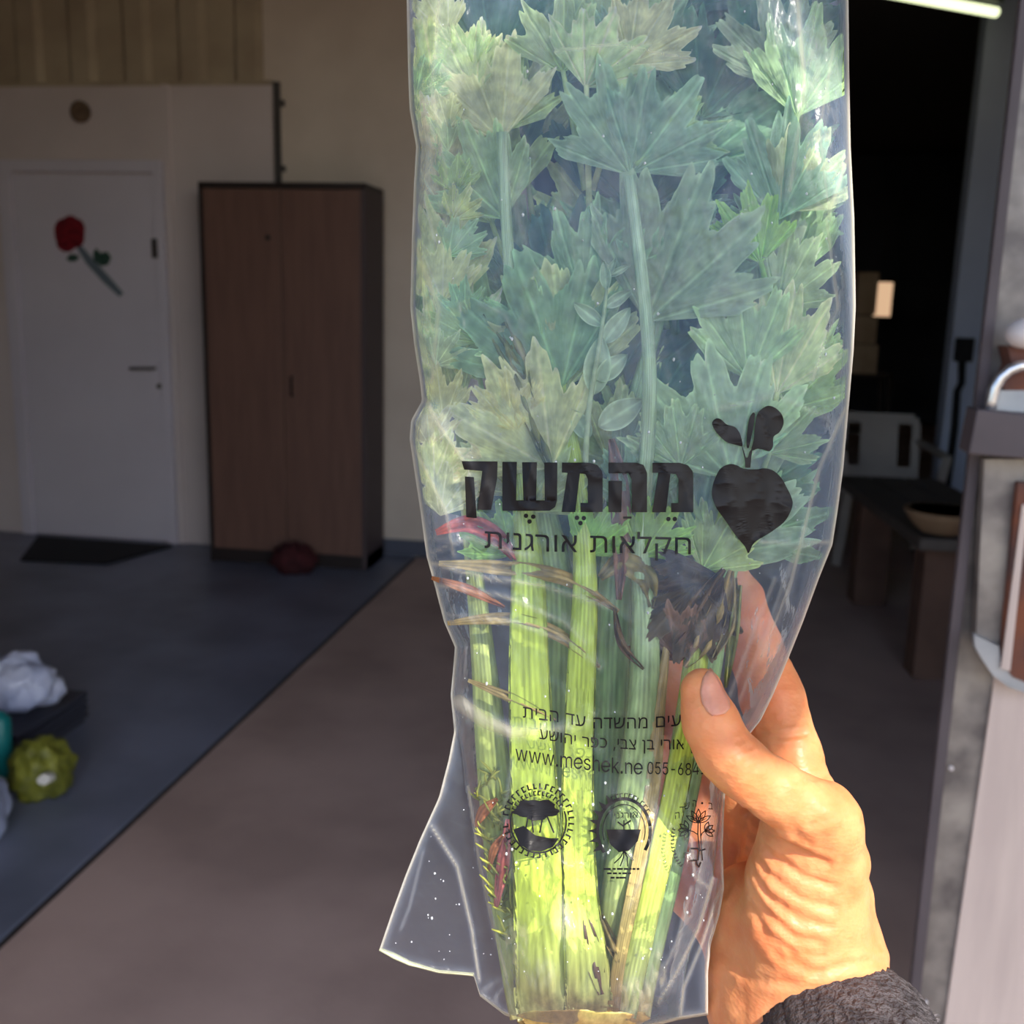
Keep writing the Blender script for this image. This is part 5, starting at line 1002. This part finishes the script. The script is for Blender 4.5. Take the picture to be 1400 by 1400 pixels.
# chains of (x px, y px, z m, radius px)
CH = {
    'thumb': [(960, 944, .034, 30), (970, 985, .036, 37), (992, 1030, .037, 39), (1012, 1048, .036, 40), (1055, 1078, .032, 40), (1098, 1106, .026, 45), (1122, 1122, .020, 50)],
    'thenar': [(1118, 1126, .018, 52), (1122, 1180, .012, 60), (1115, 1240, .008, 68), (1108, 1310, .004, 72)],
    'thenar2': [(1085, 1140, .014, 46), (1078, 1200, .012, 56), (1076, 1260, .010, 60), (1080, 1330, .004, 62)],
    'heel': [(1030, 1240, -.012, 60), (1032, 1320, -.010, 62), (1050, 1400, -.006, 66)],
    'wrist': [(1118, 1320, -.002, 88), (1108, 1390, .004, 94), (1130, 1470, .020, 92), (1160, 1560, .045, 92)],
    'wrist2': [(1086, 1330, -.006, 92), (1076, 1400, -.002, 96), (1110, 1480, .016, 92)],
    'meta1': [(1120, 1330, -.010, 78), (1120, 1220, -.014, 66), (1098, 1110, -.018, 50)],
    'meta2': [(1090, 1340, -.016, 74), (1085, 1240, -.028, 60), (1060, 1150, -.036, 50)],
    'meta3': [(1060, 1350, -.018, 70), (1050, 1270, -.032, 58), (1030, 1210, -.042, 48)],
    'index': [(1098, 1110, -.018, 47), (1078, 1030, -.026, 44), (1055, 950, -.034, 42), (1030, 880, -.038, 37), (1008, 820, -.037, 34), (990, 778, -.034, 28)],
    'middle': [(1060, 1150, -.036, 46), (1010, 1070, -.044, 43), (955, 990, -.047, 41), (918, 930, -.046, 36), (890, 880, -.043, 30)],
    'ring': [(1030, 1210, -.042, 44), (975, 1140, -.050, 41), (915, 1075, -.050, 38), (880, 1030, -.047, 34), (850, 990, -.043, 28)],
    'little': [(1005, 1280, -.038, 40), (950, 1220, -.048, 36), (905, 1175, -.049, 33), (875, 1140, -.047, 29), (850, 1110, -.044, 24)],
    'meta4': [(1040, 1370, -.018, 62), (1005, 1280, -.038, 44)],
}
GROUPS = [('wrist', .012), ('wrist2', .012), ('thenar', .010), ('thenar2', .008), ('heel', .010), ('meta1', .010), ('meta2', .010), ('meta3', .010), ('meta4', .010), ('thumb', .007), ('index', .006), ('middle', .005), ('ring', .005), ('little', .005)]
def cone_sd(P, a, b, ra, rb):
    ab = b - a; t = np.clip(((P - a) @ ab) / (ab @ ab), 0, 1)
    return np.linalg.norm(P - a - t[..., None] * ab, axis=-1) - (ra + (rb - ra) * t)
def smin(a, b, k):
    h = np.clip(0.5 + 0.5 * (b - a) / k, 0, 1); return b * (1 - h) + a * h - k * h * (1 - h)
def hand_sd(P):
    d = None
    for nm, k in GROUPS:
        c = CH[nm]; pts = [hp(x, y, z) for x, y, z, r in c]; rs = [hr(r, z) for x, y, z, r in c]; e = None
        for i in range(len(c) - 1):
            q = cone_sd(P, pts[i], pts[i + 1], rs[i], rs[i + 1]); e = q if e is None else smin(e, q, 0.003)
        d = e if d is None else smin(d, e, k)
    return d
def surface_nets(fn, lo, hi, h):
    n = np.ceil((hi - lo) / h).astype(int) + 1
    xs = [lo[i] + h * np.arange(n[i]) for i in range(3)]
    S = np.empty(n, np.float64)
    Y, Z = np.meshgrid(xs[1], xs[2], indexing='ij')
    for i in range(n[0]):
        P = np.stack([np.full_like(Y, xs[0][i]), Y, Z], -1); S[i] = fn(P)
    s = S < 0
    c = n - 1; acc = np.zeros(tuple(c) + (3,)); cnt = np.zeros(tuple(c))
    cs = [(a, b, d) for a in (0, 1) for b in (0, 1) for d in (0, 1)]
    sl = lambda o: tuple(slice(o[i], o[i] + c[i]) for i in range(3))
    for i, p in enumerate(cs):
        for q in cs[i + 1:]:
            if sum(abs(p[k] - q[k]) for k in range(3)) != 1: continue
            A, Bv = S[sl(p)], S[sl(q)]; m = (A < 0) != (Bv < 0); t = np.where(m, A / np.where(m, A - Bv, 1), 0)
            for k in range(3): acc[..., k] += np.where(m, p[k] + t * (q[k] - p[k]), 0)
            cnt += m
    act = cnt > 0; vid = -np.ones(tuple(c), int); vid[act] = np.arange(act.sum())
    ii = np.argwhere(act); V = lo + h * (ii + acc[act] / cnt[act][:, None])
    F = []
    for ax in range(3):
        u, v = (ax + 1) % 3, (ax + 2) % 3
        a = np.take(s, range(0, n[ax] - 1), ax); b = np.take(s, range(1, n[ax]), ax); e = np.argwhere(a != b)
        e = e[(e[:, u] > 0) & (e[:, v] > 0) & (e[:, u] < n[u] - 1) & (e[:, v] < n[v] - 1)]
        def at(du, dv_):
            w_ = e.copy(); w_[:, u] -= du; w_[:, v] -= dv_; return vid[w_[:, 0], w_[:, 1], w_[:, 2]]
        q = np.stack([at(1, 1), at(0, 1), at(0, 0), at(1, 0)], 1); fl = ~s[e[:, 0], e[:, 1], e[:, 2]]; q[fl] = q[fl][:, ::-1]; F.append(q)
    F = np.concatenate(F); F = F[(F >= 0).all(1)]
    return V, F
allp = np.array([hp(x, y, z) for c in CH.values() for x, y, z, r in c]); allr = np.array([hr(r, z) for c in CH.values() for x, y, z, r in c])
lo = (allp - allr[:, None]).min(0) - .004; hi = (allp + allr[:, None]).max(0) + .004; lo[1] = hp(0, 1500, 0)[1]
HV, HF = surface_nets(hand_sd, lo, hi, 0.00115)
# skin creases: polyline in photo pixels, depth mm, width px
def h_px(V): k = D0 - V[:, 2]; return 700 + V[:, 0] / k * FPX, 700 - V[:, 1] / k * FPX
e_ = 4e-4
HN = np.stack([hand_sd(HV + np.eye(3)[k] * e_) - hand_sd(HV - np.eye(3)[k] * e_) for k in range(3)], -1); HN /= np.linalg.norm(HN, axis=1)[:, None] + 1e-9
hx, hy = h_px(HV); disp = np.zeros(len(HV)); front = np.clip((HN[:, 2] - 0.05) * 3, 0, 1)
WR = [
    ([(1022, 1110), (1050, 1140), (1090, 1165), (1130, 1180)], .8, 5), ([(1022, 1130), (1055, 1170), (1100, 1200), (1140, 1212)], .9, 5), ([(1024, 1155), (1050, 1195), (1095, 1228), (1140, 1242)], .8, 5),
    ([(1024, 1180), (1048, 1222), (1090, 1255), (1135, 1268)], .8, 5), ([(1024, 1205), (1045, 1245), (1085, 1280), (1125, 1290)], .7, 5), ([(1026, 1235), (1050, 1275), (1085, 1305)], .7, 5), ([(1040, 1275), (1070, 1310), (1120, 1330)], .7, 6),
    ([(1034, 1120), (1070, 1150), (1110, 1170)], .4, 3.5), ([(1036, 1160), (1075, 1200), (1120, 1225)], .4, 3.5), ([(1034, 1205), (1070, 1250), (1110, 1275)], .4, 3.5),
    ([(1008, 1052), (1018, 1040), (1032, 1032)], .5, 3), ([(1000, 1038), (1012, 1028), (1026, 1022)], .5, 3), ([(996, 1026), (1006, 1016), (1016, 1012)], .4, 3), ([(1016, 1064), (1030, 1050), (1044, 1044)], .3, 3),
    ([(1040, 1000), (1070, 1008), (1100, 1003)], .9, 4), ([(1085, 1068), (1110, 1064), (1134, 1058)], .6, 4), ([(1060, 900), (1080, 898), (1095, 894)], .5, 4), ([(1060, 1020), (1090, 1026), (1112, 1024)], .3, 3),
    ([(1108, 1128), (1140, 1112), (1166, 1108)], .5, 5), ([(1110, 1332), (1160, 1318), (1205, 1316)], .8, 6), ([(985, 1300), (1030, 1340), (1080, 1345)], .6, 6), ([(1020, 1110), (1010, 1160), (990, 1220)], 1.0, 6),
]
for pl, a, wd in WR:
    d = poly_d(hx, hy, pl); disp -= a * 1e-3 * (np.exp(-(d / wd) ** 2) - 0.55 * np.exp(-((d - 1.9 * wd) / wd) ** 2)) * front
disp += 0.0009 * (vnoise(hx / 26, hy / 26, 3) - .5) + 0.0005 * (vnoise(hx / 9, hy / 11, 6) - .5) * front
# tendon ridge at the thumb knuckle and joints
for cx, cy, r, a in ((1140, 1118, 26, 1.4), (1012, 1040, 22, .8), (1172, 1170, 34, .6)):
    disp += a * 1e-3 * np.exp(-((hx - cx) ** 2 + (hy - cy) ** 2) / r ** 2) * np.clip(HN[:, 2] + .5, 0, 1)
HV2 = HV + HN * disp[:, None]
to_world = lambda V: EYE + V[:, 0:1] * CR + V[:, 1:2] * CU + (D0 - V[:, 2:3]) * CF
def skin_mat(name, c1, c2, sss, rough=0.42):
    m = bpy.data.materials.new(name); m.use_nodes = True; t = m.node_tree; b = t.nodes['Principled BSDF']; N = t.nodes.new; L = t.links.new
    tc = N('ShaderNodeTexCoord'); n = N('ShaderNodeTexNoise'); n.inputs['Scale'].default_value = 70; n.inputs['Detail'].default_value = 6; L(tc.outputs['Object'], n.inputs['Vector'])
    r = N('ShaderNodeValToRGB'); r.color_ramp.elements[0].position = .35; r.color_ramp.elements[1].position = .68; r.color_ramp.elements[0].color = c1; r.color_ramp.elements[1].color = c2; L(n.outputs['Fac'], r.inputs[0]); L(r.outputs[0], b.inputs['Base Color'])
    b.inputs['Subsurface Weight'].default_value = sss; b.inputs['Subsurface Radius'].default_value = (1, .32, .14); b.inputs['Subsurface Scale'].default_value = .004
    b.inputs['Roughness'].default_value = rough; b.inputs['Specular IOR Level'].default_value = .35
    mp = N('ShaderNodeMapping'); mp.inputs['Rotation'].default_value = (0, .7, 0); mp.inputs['Scale'].default_value = (1, 1, 1.6); L(tc.outputs['Object'], mp.inputs[0])
    v = N('ShaderNodeTexVoronoi'); v.inputs['Scale'].default_value = 520; L(mp.outputs[0], v.inputs['Vector'])
    n2 = N('ShaderNodeTexNoise'); n2.inputs['Scale'].default_value = 260; n2.inputs['Detail'].default_value = 3; L(mp.outputs[0], n2.inputs['Vector'])
    ad = N('ShaderNodeMath'); ad.operation = 'MULTIPLY_ADD'; L(n2.outputs['Fac'], ad.inputs[0]); ad.inputs[1].default_value = 1.2; L(v.outputs['Distance'], ad.inputs[2])
    bp = N('ShaderNodeBump'); bp.inputs['Strength'].default_value = .18; bp.inputs['Distance'].default_value = .0006; L(ad.outputs[0], bp.inputs['Height']); L(bp.outputs[0], b.inputs['Normal'])
    return m
M['skin'] = skin_mat('warm_skin', srgb(226, 136, 88), srgb(235, 158, 108), .4)
M['nail'] = skin_mat('thumbnail', srgb(224, 144, 122), srgb(230, 158, 134), .3, .28)
WH = to_world(HV2)
person = mk('person', WH, HF, M['skin'], None, True, to_world(np.array([hp(1110, 1480, -.008)]))[0])
tag(person, 'bare hand in a dark grey fleece cuff, gripping the celery bag between thumb and fingers', 'person')
sm = person.modifiers.new('smooth', 'SMOOTH'); sm.factor = 0.5; sm.iterations = 2
# thumbnail laid on the thumb
def ray_hand(px, py, z0=0.07):
    z = np.full(np.shape(px), z0)
    for _ in range(60):
        k = D0 - z; P = np.stack([(px - 700) / FPX * k, (700 - py) / FPX * k, z], -1); z = z - np.clip(hand_sd(P), -.002, .004) * .8
    return z
nail_l = [(970, 913), (961, 926), (957, 944), (959, 960), (966, 972), (974, 979)]
nail_r = [(973, 914), (982, 928), (990, 943), (998, 958), (999, 968), (991, 976)]
V = []; C = []; F = []; nn, mm = 16, 10
for i in range(nn + 1):
    t = i / nn * 5; a = np.array([np.interp(t, range(6), [p[k] for p in nail_l]) for k in (0, 1)]); b = np.array([np.interp(t, range(6), [p[k] for p in nail_r]) for k in (0, 1)])
    for j in range(mm + 1):
        V.append(a + (b - a) * j / mm)
A = np.array(V, float); nz = ray_hand(A[:, 0], A[:, 1]); u = np.tile(np.linspace(-1, 1, mm + 1), nn + 1)
nz = np.maximum(nz, .028) + 0.0009 - 0.0006 * u * u
for i in range(nn):
    for j in range(mm): F.append((i * (mm + 1) + j, (i + 1) * (mm + 1) + j, (i + 1) * (mm + 1) + j + 1, i * (mm + 1) + j + 1))
o = mk('thumbnail', Bn(A[:, 0], A[:, 1], nz), F, M['nail'], person); o['label'] = 'pink thumbnail'; m_ = o.modifiers.new('s', 'SOLIDIFY'); m_.thickness = 0.0006; m_.offset = -1
# fleece cuff: a thick tube round the wrist, with loops of pile
M['fleece'] = pmat('dark_grey_fleece', srgb(92, 87, 92), srgb(60, 56, 62), 180, 0.95, bump=0.8, bscale=420)
M['pile'] = pmat('grey_fleece_pile', srgb(128, 123, 128), srgb(74, 70, 76), 300, 0.9)
ca = hp(1146, 1412, .004); axis = hp(1215, 1640, .075) - ca; axis = axis / np.linalg.norm(axis)
tilt = np.array([0.30, 0.0, 0.0])
ex = np.array([1.0, 0, 0]) - axis * axis[0]; ex /= np.linalg.norm(ex); ez = np.cross(ex, axis)
def cuff_pt(a, s, r):
    rx = hr(108, 0) + r; rz = hr(100, 0) + r
    p = ca + ex * math.cos(a) * rx + ez * math.sin(a) * rz
    rim = 0.0055 * math.cos(a) - 0.004 * math.sin(a) + 0.0022 * math.sin(2 * a + .5)       # the rim is cut slanting
    return p + axis * (s - rim)
prof = [(0.06, -.006), (.03, -.005), (.012, -.0045), (.003, -.0035), (.0, -.001), (.0005, .0015), (.004, .0035), (.010, .0045), (.02, .005), (.035, .0055), (.055, .006), (.09, .008), (.14, .012), (.20, .016), (.26, .019)]
V = []; F = []; n = 160
for s, r in prof:
    for i in range(n):
        a = 2 * PI * i / n; jj = 0.0012 * (noise.noise(Vector((math.cos(a) * 14, math.sin(a) * 14, s * 300))))
        V.append(cuff_pt(a, s, r + jj))
for j in range(len(prof) - 1):
    for i in range(n): F.append((j * n + i, j * n + (i + 1) % n, (j + 1) * n + (i + 1) % n, (j + 1) * n + i))
F.append(tuple((len(prof) - 1) * n + i for i in range(n)))
sleeve = mk('fleece_cuff', to_world(np.array(V)), F, M['fleece'], person); sleeve['label'] = 'dark grey fleece sleeve cuff'
rp = random.Random(9); mb = MB()
for i in range(9000):
    a = rp.uniform(0, 2 * PI)
    if math.sin(a) < -0.35: continue
    s = abs(rp.gauss(0, .016)); k = np.interp(s, [0, .0005, .004, .01, .02, .035, .055], [.000, .0015, .0035, .0045, .005, .0055, .006])
    p = cuff_pt(a, s, k); o_ = ex * math.cos(a) + ez * math.sin(a) - axis * (0.8 if s < .003 else .1)
    o_ = o_ / np.linalg.norm(o_); q = np.array([rp.gauss(0, 1) for _ in range(3)]); q /= np.linalg.norm(q); tn = np.cross(o_, q); tn /= np.linalg.norm(tn) + 1e-9
    l = rp.uniform(.0008, .0019); wv = .00016
    b0 = p - o_ * .0004; b1 = p + o_ * l * .6 + q * l * .35; b2 = p + o_ * l * .7 + q * l * .9
    mb.add(to_world(np.array([b0 - tn * wv, b0 + tn * wv, b1 + tn * wv, b1 - tn * wv, b2 + tn * wv * .4, b2 - tn * wv * .4])), [(0, 1, 2, 3), (3, 2, 4, 5)])
o = mb.build('fleece_pile', M['pile'], sleeve); tag(o, kind='stuff')
# condensation inside the film
M['drop'] = pmat('clear_droplet', (0.92, 0.95, 1, 1), None, rough=0.05, spec=0.8)
M['drop'].node_tree.nodes['Principled BSDF'].inputs['Transmission Weight'].default_value = 0.6
rd = random.Random(12); mb = MB()
for i in range(230):
    y = rd.choice([rd.uniform(-60, 700), rd.uniform(500, 1380), rd.uniform(1080, 1330)]); x = rd.uniform(BL(y) + 12, BR(y) - 12)
    if y > BB(x) - 15 or (x > 930 and 880 < y < 1120): continue
    z = float(film_z(np.array(x), np.array(y), 1.0)) + .0003; r = rd.choice([.00014, .00018, .00022, .0003, .00045])
    c = B(x, y, z); mb.ball(c, (r, r, r * rd.uniform(1, 1.5)), 8, 6)
o = mb.build('condensation', M['drop'], bag, smooth=True); tag(o, kind='stuff')
